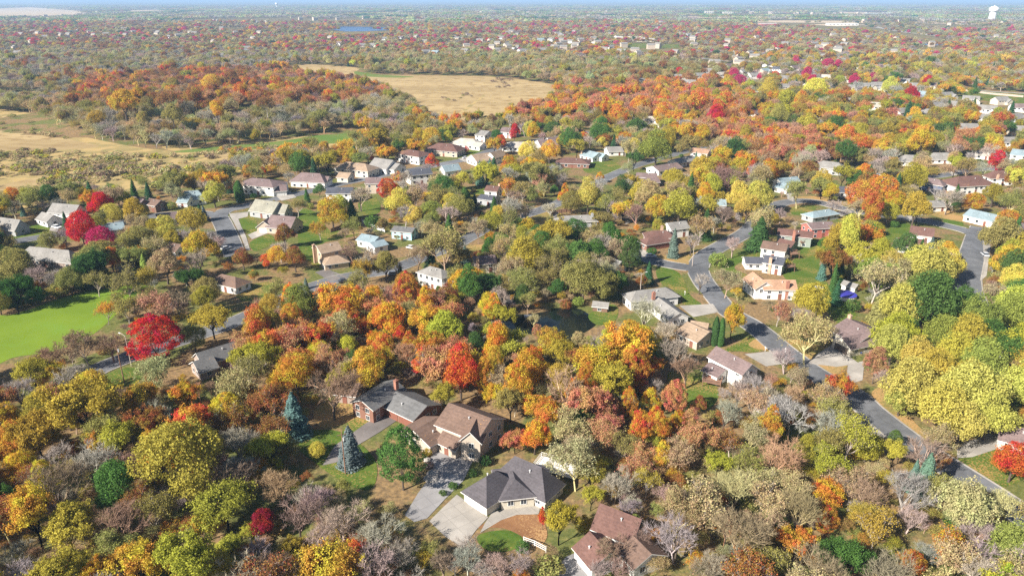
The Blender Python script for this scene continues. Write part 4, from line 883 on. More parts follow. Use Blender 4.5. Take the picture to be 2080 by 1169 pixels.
# rows of houses further off, each named by the crescent it stands on
FARH = []
rnd = random.Random(5)
def far_row(spots, where):
    for i, (x, y, rc, wc) in enumerate(spots):
        FARH.append((x, y, rc, wc, where))
far_row([(1376, 163, 'grey', 'white'), (1420, 160, 'grey', 'white'), (1466, 158, 'pale', 'white'), (1510, 152, 'grey', 'white'), (1530, 160, 'grey', 'white'), (1552, 150, 'blue', 'white'), (1580, 147, 'dark', 'white'), (1596, 166, 'grey', 'grey'), (1612, 144, 'mauve', 'white'), (1625, 163, 'grey', 'white'),
         (1660, 170, 'grey', 'white'), (1680, 164, 'pale', 'cream'), (1700, 180, 'grey', 'white'), (1728, 186, 'grey', 'white'), (1760, 182, 'grey', 'cream'), (1780, 180, 'grey', 'white'), (1834, 172, 'grey', 'white'), (1880, 200, 'blue', 'blue'), (1862, 212, 'mauve', 'white'), (1900, 226, 'grey', 'white'),
         (1920, 202, 'grey', 'cream'), (1806, 206, 'mauve', 'white'), (1830, 238, 'grey', 'white'), (1726, 215, 'grey', 'white'), (1536, 200, 'blue', 'grey'), (1970, 210, 'grey', 'white'), (2002, 232, 'grey', 'white'), (2060, 250, 'grey', 'white'), (1400, 175, 'grey', 'grey'), (1416, 232, 'mauve', 'white'),
         (1534, 240, 'mauve', 'white'), (1300, 172, 'grey', 'cream'), (1320, 255, 'pale', 'white'), (1480, 140, 'mauve', 'white'), (2040, 300, 'grey', 'white'), (1630, 130, 'mauve', 'white'), (1740, 140, 'grey', 'white'), (1640, 182, 'grey', 'white'), (1714, 168, 'pale', 'white'), (1745, 198, 'grey', 'cream'), (1796, 192, 'grey', 'white'), (1856, 182, 'grey', 'white'), (1900, 182, 'mauve', 'white'), (1940, 224, 'grey', 'white'), (1990, 250, 'grey', 'white'), (1880, 240, 'grey', 'white'), (1780, 226, 'pale', 'white'), (1590, 184, 'grey', 'white'), (1500, 176, 'grey', 'white'), (2030, 212, 'grey', 'white'), (2068, 228, 'mauve', 'white'), (1440, 150, 'grey', 'white'), (1560, 136, 'mauve', 'white'), (1960, 272, 'grey', 'white'), (2070, 276, 'grey', 'cream')], 'ridge crescent')
far_row([(758, 96, 'grey', 'white'), (780, 82, 'grey', 'white'), (815, 80, 'mauve', 'white'), (865, 110, 'grey', 'grey'), (885, 112, 'blue', 'white'), (925, 78, 'grey', 'white'), (952, 74, 'mauve', 'white'), (945, 108, 'grey', 'white'), (1012, 106, 'grey', 'cream'), (1046, 100, 'grey', 'white'), (1098, 85, 'blue', 'grey'),
         (1120, 84, 'grey', 'white'), (1140, 84, 'mauve', 'white'), (1158, 88, 'grey', 'white'), (1180, 88, 'mauve', 'cream'), (1206, 88, 'grey', 'white'), (1100, 106, 'grey', 'grey'), (1060, 108, 'grey', 'white'), (1240, 100, 'grey', 'white'), (1310, 42, 'grey', 'white'), (1340, 52, 'mauve', 'white'), (1018, 80, 'grey', 'white'),
         (735, 96, 'grey', 'white'), (690, 92, 'mauve', 'white'), (500, 102, 'grey', 'grey'), (450, 118, 'grey', 'white'), (282, 118, 'mauve', 'white'), (140, 76, 'grey', 'white'), (120, 72, 'pale', 'white'), (345, 78, 'grey', 'white'), (540, 46, 'grey', 'white'), (520, 46, 'grey', 'white'), (1398, 74, 'grey', 'white'), (840, 48, 'grey', 'white')], 'far suburb')
HN = [0]
def simple_house(x, y, rc, wc, scale=1.0, turn=0.0):
    gx, gy, gz = PG(x, y)
    r = link('house', None, loc=(gx, gy, gz)); wm = wallmat('siding_' + wc, WALLC[wc]); rm = roofmat('roof_' + rc, ROOFC[rc])
    wl, rf = MB(), MB()
    for (ox, oy, L, hw, ze, zr, rot) in ((0, 0, 15 * scale, 4.8 * scale, 4.8 * scale, 7.8 * scale, turn), (5 * scale, -4 * scale, 8 * scale, 3.6 * scale, 2.9 * scale, 6.0 * scale, turn + PI / 2)):
        ca, sa = math.cos(rot), math.sin(rot); c0, s0 = math.cos(turn), math.sin(turn); cx, cy = ox * c0 - oy * s0, ox * s0 + oy * c0
        q = lambda a, b, z: (cx + a * ca - b * sa, cy + a * sa + b * ca, z)
        hl = L / 2
        for s in (1, -1):
            wl.poly([q(-hl, s * hw, -2), q(hl, s * hw, -2), q(hl, s * hw, ze), q(-hl, s * hw, ze)]); wl.poly([q(s * hl, -hw, -2), q(s * hl, hw, -2), q(s * hl, hw, ze), q(s * hl, 0, zr - .1), q(s * hl, -hw, ze)])
            o = .5; sl = (zr - ze) / hw; up = [q(-hl - .4, s * (hw + o), ze - sl * o), q(hl + .4, s * (hw + o), ze - sl * o), q(hl + .4, 0, zr), q(-hl - .4, 0, zr)]
            rf.poly(up); rf.poly([(a, b, c - .2) for a, b, c in up][::-1]); rf.poly([up[0], up[1], (*up[1][:2], up[1][2] - .2), (*up[0][:2], up[0][2] - .2)], 1)
    wl.build('wall', wm, r); rf.build('roof', [rm, M_TRIM], r)
    n = Vector((math.sin(turn), -math.cos(turn))); t = Vector((math.cos(turn), math.sin(turn)))
    for i in range(4):
        p = n * 4.82 * scale + t * ((i - 1.5) * 3.3 * scale)
        wo = link('window', WFAR, r, loc=(p.x, p.y, 3.6 * scale)); wo.rotation_euler.z = math.atan2(n.y, n.x) - PI / 2; wo.scale = (1.2 * scale, 1, 1.1 * scale)
    HOUSES.append((gx, gy, '', 5.5 * scale, gz + 5, True)); return r
for i, (x, y, rc, wc, where) in enumerate(FARH):
    if wc == 'white' and i % 2: wc = ('cream', 'grey', 'beige')[i // 2 % 3]
    r = simple_house(x, y, rc, wc, 1.0 if y > 120 else 1.1, rnd.uniform(-.7, .7)); r['category'] = 'house'; r['group'] = 'houses of the ' + where; r['_w'] = where; r['_rc'] = rc; r['_wc'] = wc; r['_x'] = x; r['_y'] = y

import re
from mathutils import noise as mnoise
# ------------------------------------------------------------------ trees
COL = dict(crimson=(.64, .03, .07), magenta=(.58, .045, .16), burgundy=(.30, .03, .05), scarlet=(.68, .09, .045), salmon=(.58, .25, .15), rust=(.36, .15, .06), redorange=(.64, .19, .06),
    orange=(.66, .28, .055), gold=(.66, .40, .06), chart=(.56, .55, .13), yellow=(.66, .58, .12), ygreen=(.50, .45, .07), lime=(.30, .37, .08), olive=(.35, .325, .10), green=(.11, .21, .05), dgreen=(.07, .15, .04),
    bgreen=(.05, .13, .06), blue=(.15, .235, .205), tan=(.50, .39, .21), pale=(.50, .44, .22), grey=(.40, .35, .30), lavender=(.41, .345, .30), brown=(.31, .22, .155), plum=(.31, .20, .16), goldgreen=(.45, .385, .06),
    dusty=(.48, .265, .18))
CNAME = dict(chart='chartreuse-yellow', crimson='crimson', magenta='magenta', burgundy='burgundy', scarlet='scarlet', salmon='salmon-pink', rust='rust-red', redorange='red-orange', orange='orange', gold='golden', yellow='yellow', ygreen='yellow-green',
    lime='lime-green', olive='olive', green='green', dgreen='dark green', bgreen='deep green', blue='blue-green', tan='tan', pale='pale straw', grey='grey', lavender='lavender-grey', brown='brown', plum='plum-brown', goldgreen='gold-green', dusty='dusty rose')
HUE = dict(chart=-.02, crimson=.03, magenta=-.02, burgundy=.03, scarlet=.05, salmon=.06, rust=.06, redorange=.08, orange=.07, gold=.05, yellow=.02, ygreen=-.05, lime=-.05, olive=-.05, green=-.07, dgreen=-.06, bgreen=-.03, blue=.02, tan=.04, pale=.03, grey=.03,
    lavender=.03, brown=.04, plum=.03, goldgreen=-.05, dusty=.04)
KIND = dict(F=('autumn_tree', 'spreading tree'), R=('broadleaf_tree', 'tree'), V=('maple_tree', 'maple'), W=('cottonwood_tree', 'cottonwood'), S=('thinning_tree', 'half-bare tree'), B=('bare_tree', 'bare tree'), P=('spruce_tree', 'spruce'), A=('arborvitae', 'arborvitae'), U=('shrub', 'shrub'))
HAND = """
168 816 145 R goldgreen;281 804 90 R gold;373 804 62 R orange;290 862 95 R rust;388 855 110 R redorange;240 900 88 R ygreen;361 941 172 R goldgreen;237 989 112 R green;136 1061 122 R ygreen;450 1005 132 R goldgreen
305 1033 100 S olive;570 973 105 B dusty;534 1061 62 R burgundy;546 908 84 R ygreen;108 973 140 B plum;10 1013 62 R green;12 845 64 R gold;92 800 64 S salmon;36 788 84 B grey;32 893 90 R orange;40 949 72 R gold
132 909 52 R orange;277 1137 140 R gold;345 1125 74 R orange;193 1161 64 R gold;36 1121 92 B grey;132 1157 46 R scarlet;80 1153 60 S rust;225 1105 100 S olive;421 1049 84 R gold;385 1101 80 S tan;461 1109 64 R ygreen
506 1073 50 R ygreen;514 1117 100 B grey;590 1113 52 R ygreen;594 1153 54 R redorange;481 893 90 B lavender;490 937 80 B grey;462 778 110 S tan;500 800 56 R orange;325 744 98 S pale;60 740 82 R ygreen;105 745 60 R gold
597 845 66 P blue h96;710 908 64 P blue h86;643 913 36 R yellow;815 925 102 V green h140;672 778 120 B plum;900 735 112 R salmon h125;935 752 84 R scarlet h110;905 805 60 R goldgreen;985 762 46 V gold h90;1075 752 92 R orange
1150 770 130 B dusty;1046 888 58 R salmon;1086 886 70 R orange;1112 830 72 R orange;1160 856 100 S tan;1172 925 118 S tan;1200 962 64 R ygreen;1102 1050 24 V scarlet h48;1136 1062 82 R goldgreen;1215 715 120 R gold;1280 700 110 R gold;1322 738 64 R redorange
1240 762 100 R goldgreen;1278 818 40 V orange h76;1322 812 44 V orange h60;1371 806 58 V salmon h84;1332 848 54 V redorange h60;1229 817 74 R salmon;1307 788 34 R salmon;1258 782 60 R gold;1332 776 40 B lavender;1303 727 50 S rust;1326 710 25 P green
1420 821 34 V rust;1365 706 76 B grey;1395 743 74 B brown;1340 868 56 V orange h80;1346 925 56 V gold h76;1378 856 42 V orange;1215 876 84 S salmon;1267 893 76 S olive;1456 942 64 R ygreen;1486 889 64 S rust;1390 912 86 S tan;1474 830 80 B grey
1530 812 74 S tan;1610 823 96 B lavender;1684 849 84 B lavender;1575 912 112 B dusty;1638 912 48 V ygreen h74;1687 928 92 S goldgreen;1684 988 80 R orange;1680 1054 50 V redorange;1617 1103 80 R orange;1719 1122 112 R green;1757 1033 72 S goldgreen
1477 1064 84 B dusty;1530 1103 52 R goldgreen;1376 1075 122 B grey;1460 1138 84 B lavender;1313 970 74 S ygreen;1250 970 92 B grey;1201 1008 52 R ygreen;1288 1070 40 V lime h60;1425 1001 34 R orange;1467 1026 38 R redorange;1495 984 112 B tan;1565 1005 104 S tan
1784 1057 96 S goldgreen;1960 1024 112 W pale;1882 967 54 P blue h92;1857 967 34 P blue h66;1920 935 54 S rust;1887 910 112 B brown;1910 876 72 S tan;1819 889 30 V green;1816 918 54 R ygreen;1762 905 62 R ygreen;2060 937 82 R scarlet;2051 1014 84 B pale
2066 1109 104 W lime;1855 1142 58 R redorange;1936 1123 112 S tan;1849 1041 74 B lavender;1939 1063 40 U dgreen;1855 777 116 W chart;1970 792 132 W chart;1918 826 112 W chart;2010 842 96 W chart;1956 856 90 W chart;1832 808 66 W chart;1900 750 90 W ygreen
1780 738 58 V salmon;1704 787 62 R redorange;1690 822 36 U dgreen;2000 725 92 W lime;1945 712 80 W ygreen;1893 604 120 W green;1858 592 70 W lime;1958 606 54 W green;1783 547 104 S pale;1826 540 70 S pale;1893 537 92 W chart;1866 527 62 W chart
1930 537 62 R yellow;1842 503 60 R green;1891 504 26 P blue;1924 509 42 R gold;2048 527 64 R gold;2062 563 54 R yellow;2035 481 84 R olive;2022 585 62 S tan;2060 632 84 W lime;1968 678 92 W ygreen;1916 675 82 W lime;2014 680 72 W green;1863 716 72 W chart
1786 632 56 P olive h80;1724 483 60 R yellow h88;1770 476 34 V green;1670 509 26 S ygreen h55;1671 548 24 P blue h46;1694 572 26 P dgreen h76;1706 545 26 P dgreen h60;1700 596 26 P bgreen h54;1647 609 76 R goldgreen;1627 637 52 B grey;1732 619 36 U green
1645 667 112 S tan;1683 668 54 B plum;1598 720 62 B grey;1583 624 58 S salmon;1490 640 60 R gold h86;1454 672 14 A dgreen h60;1466 674 13 A dgreen h58;1310 627 84 B grey;1352 668 64 B grey;1369 496 28 P blue h62;1318 555 26 P bgreen h48;1280 518 46 V green
1324 509 22 U green h15;1459 527 42 U lime h32;1477 560 66 S tan;1423 563 52 B grey;1490 491 36 B grey h50;1544 476 62 P dgreen h34;1405 483 54 B grey;1437 470 24 P dgreen h42;1272 560 30 S tan;1303 571 26 R rust;1223 573 78 R olive;1246 546 44 S grey
1185 560 92 R olive;1211 536 60 B grey;1064 519 84 R goldgreen;1108 527 64 S olive;1166 472 60 R green;1036 524 44 S tan;995 481 24 R orange;1070 460 40 R gold;953 576 72 V green h92;944 518 20 P blue h38;1021 596 50 B grey h70;1072 604 50 S olive;1131 586 40 R green
1108 594 30 S tan;903 488 112 S olive;841 585 36 R gold;1001 664 54 R ygreen;969 666 34 B plum;1092 672 24 V salmon;833 630 72 S olive;903 668 82 R ygreen;815 680 36 V scarlet h44;964 696 46 R green;1050 700 80 R ygreen;1121 692 62 R gold
1174 694 46 R pale;1005 730 36 V gold h68;1077 724 56 R orange;693 594 96 R orange;607 609 72 R lime;566 580 62 S olive;521 619 46 S dusty;515 558 20 R orange;523 668 74 R redorange h96;605 670 60 R redorange h76;626 700 40 R redorange;672 652 58 S salmon
654 630 22 V scarlet;721 655 62 R redorange;649 714 54 R gold;759 690 60 R orange;708 701 44 R ygreen;785 722 42 R gold;721 732 50 R green;764 728 46 R redorange;427 634 88 R goldgreen;405 500 68 R gold h72;492 524 44 R rust;562 520 44 R gold;598 525 48 R rust
541 530 30 R scarlet;577 478 46 R rust;849 591 40 S goldgreen;728 562 62 S olive;780 590 54 B grey;621 576 14 P blue;813 554 20 P bgreen h32;875 522 34 P bgreen;715 505 50 B brown;746 506 44 B grey;313 684 114 V crimson h112;393 687 50 R olive;226 526 48 R orange
293 541 30 P lime h52;164 462 56 R crimson h74;205 416 52 R crimson h56;205 488 54 R magenta h64;272 431 56 R ygreen;226 432 42 R yellow;280 486 60 R olive;334 461 52 R yellow;392 450 60 R ygreen;434 392 52 R yellow;385 366 24 R redorange;485 389 18 A green h32
465 378 15 P bgreen h32;46 428 14 P blue;133 451 20 P bgreen h42;414 434 20 P blue h32;98 399 46 R green;72 403 26 R olive;162 391 32 R goldgreen;239 399 44 R ygreen;300 388 20 P bgreen;98 489 42 R olive;28 540 80 R olive;115 558 54 B grey;154 558 46 R dgreen
193 561 60 S olive;334 537 70 R tan;380 563 60 R dgreen;320 605 80 S dusty;212 622 56 S orange;252 612 78 S olive;168 688 84 S brown;95 712 74 B brown;222 690 70 B brown;503 350 32 R orange;532 350 22 R scarlet;557 325 24 V gold;640 319 15 V yellow;731 278 22 V gold;685 301 36 S orange
752 319 20 R redorange;785 384 40 V scarlet h50;877 328 33 V scarlet h36;690 420 44 R yellow h52;713 426 30 P dgreen h44;649 458 42 S orange;623 400 18 P dgreen h36;648 386 26 R green;795 416 32 U dgreen;759 450 36 U green;841 437 42 R yellow;875 431 46 R lime
913 414 44 R yellow;836 391 60 S tan;515 397 14 U dgreen;877 277 40 R gold;903 275 12 P dgreen;987 258 20 V magenta;1010 253 20 V magenta;1045 268 27 V crimson;1017 289 32 R scarlet;1010 276 26 R green;1078 260 32 R yellow;1159 282 48 R green;1219 267 50 R green
1223 290 26 R yellow;1293 262 42 R green;1116 307 42 R gold;1072 307 44 R yellow;1185 277 20 R redorange;948 304 10 V crimson;975 353 22 P blue h52;995 350 24 P blue h54;921 376 36 R olive;944 405 20 A green h36;964 410 18 P bgreen;1031 373 46 S orange h56;1041 392 44 B brown
1195 395 54 R yellow h68;1147 396 36 V orange h52;1126 386 20 R green;1095 360 52 B dusty;1262 382 38 R dgreen h50;1303 391 54 R ygreen;1295 427 60 B plum;1057 327 42 S tan;1280 335 36 S pale;1218 360 20 R orange;1013 440 48 R yellow;1041 430 22 R green
1333 300 70 R lime;1495 303 40 R dgreen h52;1526 343 28 V scarlet;1563 297 40 R redorange h44;1446 374 48 R ygreen;1431 392 42 R gold;1500 396 60 R yellow;1540 398 66 R yellow;1518 420 52 R yellow;1611 332 30 R redorange h44;1647 312 38 R pale;1647 273 44 R salmon
1585 342 24 R scarlet;1369 364 44 R ygreen;1366 370 16 P blue;1413 330 20 P blue h42;1436 446 28 P dgreen h44;1624 381 60 S olive;1686 389 35 R gold;1480 348 72 B plum;1380 418 74 R ygreen;1503 430 20 P grey;1559 436 72 S tan;1470 430 54 B plum;1318 394 60 R pale
1752 395 62 R redorange;1790 385 62 R orange;1775 425 66 R redorange;1815 408 48 R orange;1765 370 52 R rust;1868 290 58 R gold;1829 287 36 R goldgreen;2027 327 35 V crimson;1942 398 26 P dgreen h46;1873 414 30 S brown;1978 411 40 R orange;2019 394 46 R goldgreen;1850 362 60 R goldgreen
1740 363 38 R green;1811 324 28 S orange;1990 292 30 R green;1455 231 40 V crimson;1852 190 32 V crimson;1743 204 34 R pale;1599 204 44 R ygreen;1561 180 40 R ygreen;1809 175 36 R yellow;1736 162 24 V magenta;1773 158 22 V magenta;1886 165 22 V crimson;1640 151 28 V magenta;1650 165 28 V magenta
1489 151 28 V magenta;1503 165 28 V magenta;1544 156 15 V magenta;1575 151 15 V scarlet;1657 182 50 R yellow;1705 165 26 R ygreen;1845 227 22 P bgreen;1418 206 56 R redorange;1681 131 26 V magenta;1616 124 20 V magenta;1702 132 22 V magenta;1719 276 46 R redorange;1654 278 44 S salmon
1394 268 42 R gold;1425 271 40 R gold;1695 254 40 R green;1582 234 44 R olive;1476 205 40 R redorange;1300 215 44 R orange;1255 230 40 R redorange;1210 215 44 R salmon;1270 172 18 V crimson;1345 230 40 R orange;1350 180 22 R yellow;1380 145 18 V crimson;1180 235 40 S salmon;1120 225 40 R redorange
560 175 44 R redorange;470 165 44 R rust;430 170 40 R gold;250 210 60 R gold;330 195 60 S rust;395 200 50 R rust;490 195 50 R redorange;540 205 44 S rust;195 240 34 R goldgreen;350 232 40 R olive;440 225 40 R gold;285 213 30 R green;600 185 50 S salmon;650 180 50 S rust
720 345 20 U green;700 470 30 S tan;1230 590 40 R olive;1085 645 34 S tan;1150 618 26 U rust;1175 612 26 U lime;890 594 12 A green h20;902 596 12 A green h20;915 598 12 A green h20;1500 590 30 S gold;780 905 20 U olive
24 585 84 R dgreen;70 555 60 B lavender;20 520 60 S olive;140 568 56 R olive;1060 1110 30 U green;920 985 20 U green;900 1000 16 U green;868 918 22 U goldgreen;985 935 26 U dgreen;960 960 20 U dgreen;870 945 22 U plum
700 1130 60 B grey;760 1070 100 B lavender;690 1040 110 B grey;650 1090 90 B lavender;820 1120 90 B grey;880 1110 60 S olive;720 1100 60 R redorange;950 1130 80 B grey;1010 1150 70 B lavender;790 1140 50 R orange;620 1000 80 B grey;585 905 50 S olive;1210 1150 40 B grey;690 985 50 S olive;1236 1112 70 B brown;1282 1030 64 B grey;1252 1150 60 B plum;1560 838 60 B lavender;1585 850 50 B lavender;1545 850 50 S tan;1060 1140 70 B grey;980 1160 60 B grey;1300 868 62 V redorange;1404 856 50 V salmon;1250 850 74 F salmon;1092 812 66 F orange;1238 1100 80 B brown;1300 1075 70 B plum;1225 1155 66 B grey;955 1105 66 B grey;900 1140 70 B brown;1140 700 70 F goldgreen;1180 735 60 F rust;545 705 70 F redorange;575 760 60 F gold;20 610 44 U dgreen;70 600 44 U dgreen;120 588 40 U olive;170 575 38 U dgreen;222 564 34 U olive;264 556 30 U dgreen
"""
ZONES = [  # picture polygon at ground level, trees per square, spacing in metres, palette
 ([(150, 170), (300, 155), (560, 145), (720, 165), (800, 205), (700, 230), (350, 235), (150, 235)], 1.0, 9.5, 'S.rust*4 R.redorange*2 R.rust*3 B.dusty*4 R.gold*1 B.plum*3 R.goldgreen*1 S.salmon*4'),
 ([(-90, 210), (150, 180), (850, 185), (880, 240), (740, 262), (400, 306), (200, 296), (-90, 250)], 1.0, 8.5, 'S.olive*4 B.tan*3 B.grey*3 S.tan*4 R.olive*2 R.goldgreen*1 S.pale*1'),
 ([(-90, 95), (560, 110), (720, 118), (700, 145), (540, 140), (200, 182), (-90, 196)], .95, 10, 'B.grey*4 S.olive*4 R.pale*2 B.lavender*2 S.tan*2 R.goldgreen*1 R.rust*.5'),
 ([(715, 112), (1130, 118), (1260, 150), (1160, 180), (1000, 158), (730, 150)], 1.0, 9, 'S.olive*4 R.pale*2 S.tan*3 R.goldgreen*1 B.grey*1'),
 ([(1500, 205), (1700, 200), (1960, 238), (2180, 250), (2180, 330), (1900, 320), (1700, 330), (1620, 290), (1520, 262)], .95, 8.8, 'R.redorange*1.5 S.salmon*2.5 S.rust*2 R.gold*2 R.goldgreen*3 R.olive*3 S.olive*2 R.ygreen*1.5 B.dusty*1.5 R.orange*1 R.green*.7 B.grey*1'),
 ([(900, 265), (960, 238), (1060, 205), (1250, 180), (1480, 162), (1500, 230), (1700, 210), (1960, 245), (1900, 305), (1640, 335), (1560, 350), (1450, 290), (1300, 250), (1100, 255), (960, 262)], 1.0, 9, 'R.redorange*3 R.salmon*3 S.rust*3 S.salmon*5 R.gold*2 R.orange*2.5 B.dusty*4 R.olive*1.2 R.goldgreen*1 R.green*.4'),
 ([(1050, 150), (1480, 120), (1500, 162), (1250, 182), (1110, 195)], 1.0, 9, 'S.olive*3 R.pale*2 S.tan*2 R.rust*1 S.rust*1'),
 ([(300, 380), (430, 340), (600, 322), (760, 275), (900, 235), (1050, 238), (900, 280), (780, 315), (620, 345), (500, 358), (380, 378)], .95, 8, 'S.tan*4 B.lavender*3 R.orange*1.5 S.gold*2 S.olive*3 B.tan*2 R.goldgreen*1'),
 ([(-90, 395), (150, 398), (380, 378), (300, 400), (120, 408), (-90, 425)], .9, 7.5, 'B.tan*4 S.olive*3 B.lavender*2 R.goldgreen*1'),
 ([(880, 440), (1060, 470), (1300, 440), (1290, 500), (1250, 600), (1190, 635), (1020, 640), (900, 600), (960, 540)], .9, 8.5, 'R.olive*3 R.goldgreen*3 S.olive*3 R.green*1.5 S.tan*2 B.grey*1.5 R.gold*1'),
 ([(1180, 830), (1420, 810), (1470, 920), (1430, 1040), (1190, 1010)], 1.0, 6.8, 'S.orange*2 F.salmon*2 S.salmon*3 V.orange*3 V.redorange*2 V.salmon*2 R.orange*1.5 R.gold*1.5 S.olive*2 S.tan*2 B.dusty*2'),
 ([(450, 690), (700, 670), (860, 740), (880, 790), (560, 790), (450, 770)], 1.0, 7, 'V.redorange*3 R.redorange*2 S.salmon*4 R.orange*3 R.gold*2 R.goldgreen*1.5 S.tan*1.5 B.dusty*1'),
 ([(560, 640), (640, 590), (900, 590), (1020, 640), (1210, 680), (1380, 690), (1400, 760), (1440, 860), (1180, 900), (1000, 830), (850, 790), (760, 760), (560, 860), (430, 780), (500, 700)], 1.0, 7.5, 'S.salmon*4 R.redorange*2.5 R.orange*3 R.gold*3 V.orange*2 V.redorange*2 R.goldgreen*2 R.ygreen*1.5 S.olive*2.5 S.tan*2 B.grey*1 B.dusty*1.5 R.rust*1.2 R.green*.4'),
 ([(-90, 760), (200, 790), (430, 790), (560, 860), (640, 960), (820, 1060), (870, 1180), (850, 1400), (-90, 1400)], 1.0, 7.5, 'R.goldgreen*3 R.ygreen*1 S.olive*3 B.grey*4 B.plum*4 R.gold*2 S.rust*3 R.rust*1 R.orange*1.5 B.brown*2 V.gold*1'),
 ([(1180, 900), (1440, 860), (1700, 850), (1900, 940), (2180, 1080), (2180, 1400), (1250, 1400), (1330, 1090), (1200, 1000)], 1.0, 7.5, 'B.lavender*2 B.grey*2 B.brown*1.5 S.tan*5 S.olive*4 S.goldgreen*2 R.goldgreen*1.5 B.dusty*2 R.ygreen*1 V.orange*1 S.orange*2 S.rust*2'),
 ([(640, 1050), (900, 1110), (1110, 1130), (1150, 1180), (1150, 1400), (640, 1400)], 1.0, 8, 'B.grey*4 B.lavender*3 S.olive*2 R.redorange*.7 R.goldgreen*.5'),
 ([(1440, 780), (1680, 740), (1730, 800), (1700, 860), (1440, 860)], .9, 7.5, 'B.lavender*5 B.grey*3 S.tan*4 B.dusty*1'),
 ([(1740, 560), (2180, 540), (2180, 900), (1850, 850), (1780, 700)], .8, 9, 'W.ygreen*3 W.lime*2 W.chart*2 R.green*1 S.tan*1'),
 ([(-90, 480), (140, 520), (300, 560), (240, 586), (60, 622), (-90, 622)], 1.0, 8, 'R.dgreen*2 R.olive*3 B.grey*3 S.olive*3'),
 ([(60, 735), (240, 650), (300, 590), (380, 620), (380, 680), (200, 740), (180, 770), (60, 780)], .8, 8, 'S.olive*3 B.brown*4 S.brown*2 S.goldgreen*2'),
 ([(1380, 22), (2300, 22), (2300, 50), (1900, 66), (1700, 58), (1380, 46)], .4, 13, 'R.olive*3 R.pale*2 B.grey*3 S.tan*3 R.rust*1 R.dgreen*1'),
 ([(-400, 36), (2500, 30), (2500, 130), (1500, 118), (-400, 118)], .93, 13, 'R.olive*3 R.pale*3 S.tan*4 B.grey*3 B.plum*2 R.rust*2.5 S.rust*1.5 R.goldgreen*1.5 R.gold*1 R.orange*1 R.magenta*1.4 R.dgreen*.5 R.crimson*.7'),
]
DEFAULT = (.62, 8.5, 'R.ygreen*3 S.olive*3 S.tan*3 B.grey*2.5 B.lavender*2 R.olive*2 R.goldgreen*2 R.gold*1.2 R.orange*1 R.green*.7 P.bgreen*.6 P.dgreen*.5 R.rust*.8 U.green*1 U.olive*.6 R.yellow*1')
def palette(s):
    k, wt = [], []
    for q in s.split():
        a, n = q.split('*'); kk, c = a.split('.'); k.append((kk, c)); wt.append(float(n))
    wt = np.array(wt); return k, wt / wt.sum()
BIG = dict(F=(8, 14), R=(7, 13), V=(6, 10), W=(10, 15), S=(8, 13), B=(8, 13), P=(4.5, 7), A=(1.5, 2.5), U=(2, 4))
trees = []   # x, y, z, width, zscale, kind, colour, hand, apparent px
for row in HAND.replace('\n', ';').split(';'):
    t = row.split()
    if len(t) < 5: continue
    px, py, wp, k, c = float(t[0]), float(t[1]), float(t[2]), t[3], t[4]
    hp = float(t[5][1:]) if len(t) > 5 else None
    if k == 'R' and wp >= 50 and py > 560 and (int(px) * 7 + int(py)) % 10 < 7: k = 'F'
    if py < 262 and k == 'V' and c in ('magenta', 'crimson', 'scarlet'): k = 'R'
    zc, ht = LIB[k][0][2], LIB[k][0][3]
    crh = {'F': 1.0, 'R': .92, 'V': 1.32, 'W': .84, 'S': .95, 'B': .95, 'P': 1.9, 'A': 4.2, 'U': .72}[k]
    ww = 10.0; zs = 1.0
    for _ in range(6):
        z = zc * ww * zs; g = 0.0
        x, y, _z = P(px, py, z + g); g = float(terr(x, y)); x, y, _z = P(px, py, z + g)
        d = depth(x, y, z + g); ww = wp / FOC * d
        if hp is None and k == 'P': hp = wp * 1.8
        if hp: 
            ca = math.cos(math.atan2(CAM_H, y)); sa_ = math.sin(math.atan2(CAM_H, y))
            zs = max(.6, min(1.7, (hp / FOC * d - ww * sa_ * .8 * (.3 if k in 'PA' else .6)) / (ca * crh * ww)))
    trees.append((x, y, g, ww, zs, k, c, True, wp))
hx = np.array([t[0] for t in trees]); hy = np.array([t[1] for t in trees]); hr = np.array([t[3] for t in trees]) * .42
hpx, hpy = proj(hx, hy, np.array([t[3] * .7 for t in trees])); hwp = np.array([t[8] for t in trees])
HX = np.array([h[0] for h in HOUSES]); HY = np.array([h[1] for h in HOUSES]); HR = np.array([h[3] for h in HOUSES]); HZ = np.array([h[4] for h in HOUSES])
HPX, HPY = proj(HX, HY, HZ); HD = np.hypot(HX, HY); HPR = HR / HD * FOC * .9
def accept(x, y, z, wd, px_, py_):
    """arrays of candidates: False where they would stand in a road, house or lawn, or hide one the photo shows"""
    ok = np.ones(x.shape, bool)
    for q in CLEAR + CLEARG:
        ok &= ~inpoly(*proj(x, y, z), q)
    cy_off = wd * .7
    a, b = proj(x, y, z + cy_off); dpt = np.hypot(x, y); rp = wd / dpt * FOC * .5
    near = dpt < 5000
    for q in CLEAR:
        xs = [p[0] for p in q]; ys = [p[1] for p in q]
        m = near & (a > min(xs) - 60) & (a < max(xs) + 60) & (b > min(ys) - 60) & (b < max(ys) + 60) & ok
        if m.any():
            i = np.where(m)[0]
            bad = inpoly(a[i], b[i], q) | inpoly(a[i], b[i] - rp[i], q) | inpoly(a[i], b[i] - rp[i] * .6, q) | inpoly(a[i] - rp[i] * .6, b[i], q) | inpoly(a[i] + rp[i] * .6, b[i], q)
            ok[i[bad]] = False
    ok &= ~near_road(x, y, 2.5)
    # road must stay visible: crown must not cover the stretch of carriageway the photo shows
    for i in range(len(HX)):
        dd = np.hypot(x - HX[i], y - HY[i])
        ok &= dd > HR[i] + wd * .25
        m = (dpt < HD[i] + 4) & (np.hypot((a - HPX[i]), (b - HPY[i]) * 1.25) < HPR[i] * .82 + rp * .6)
        ok &= ~m
    return ok
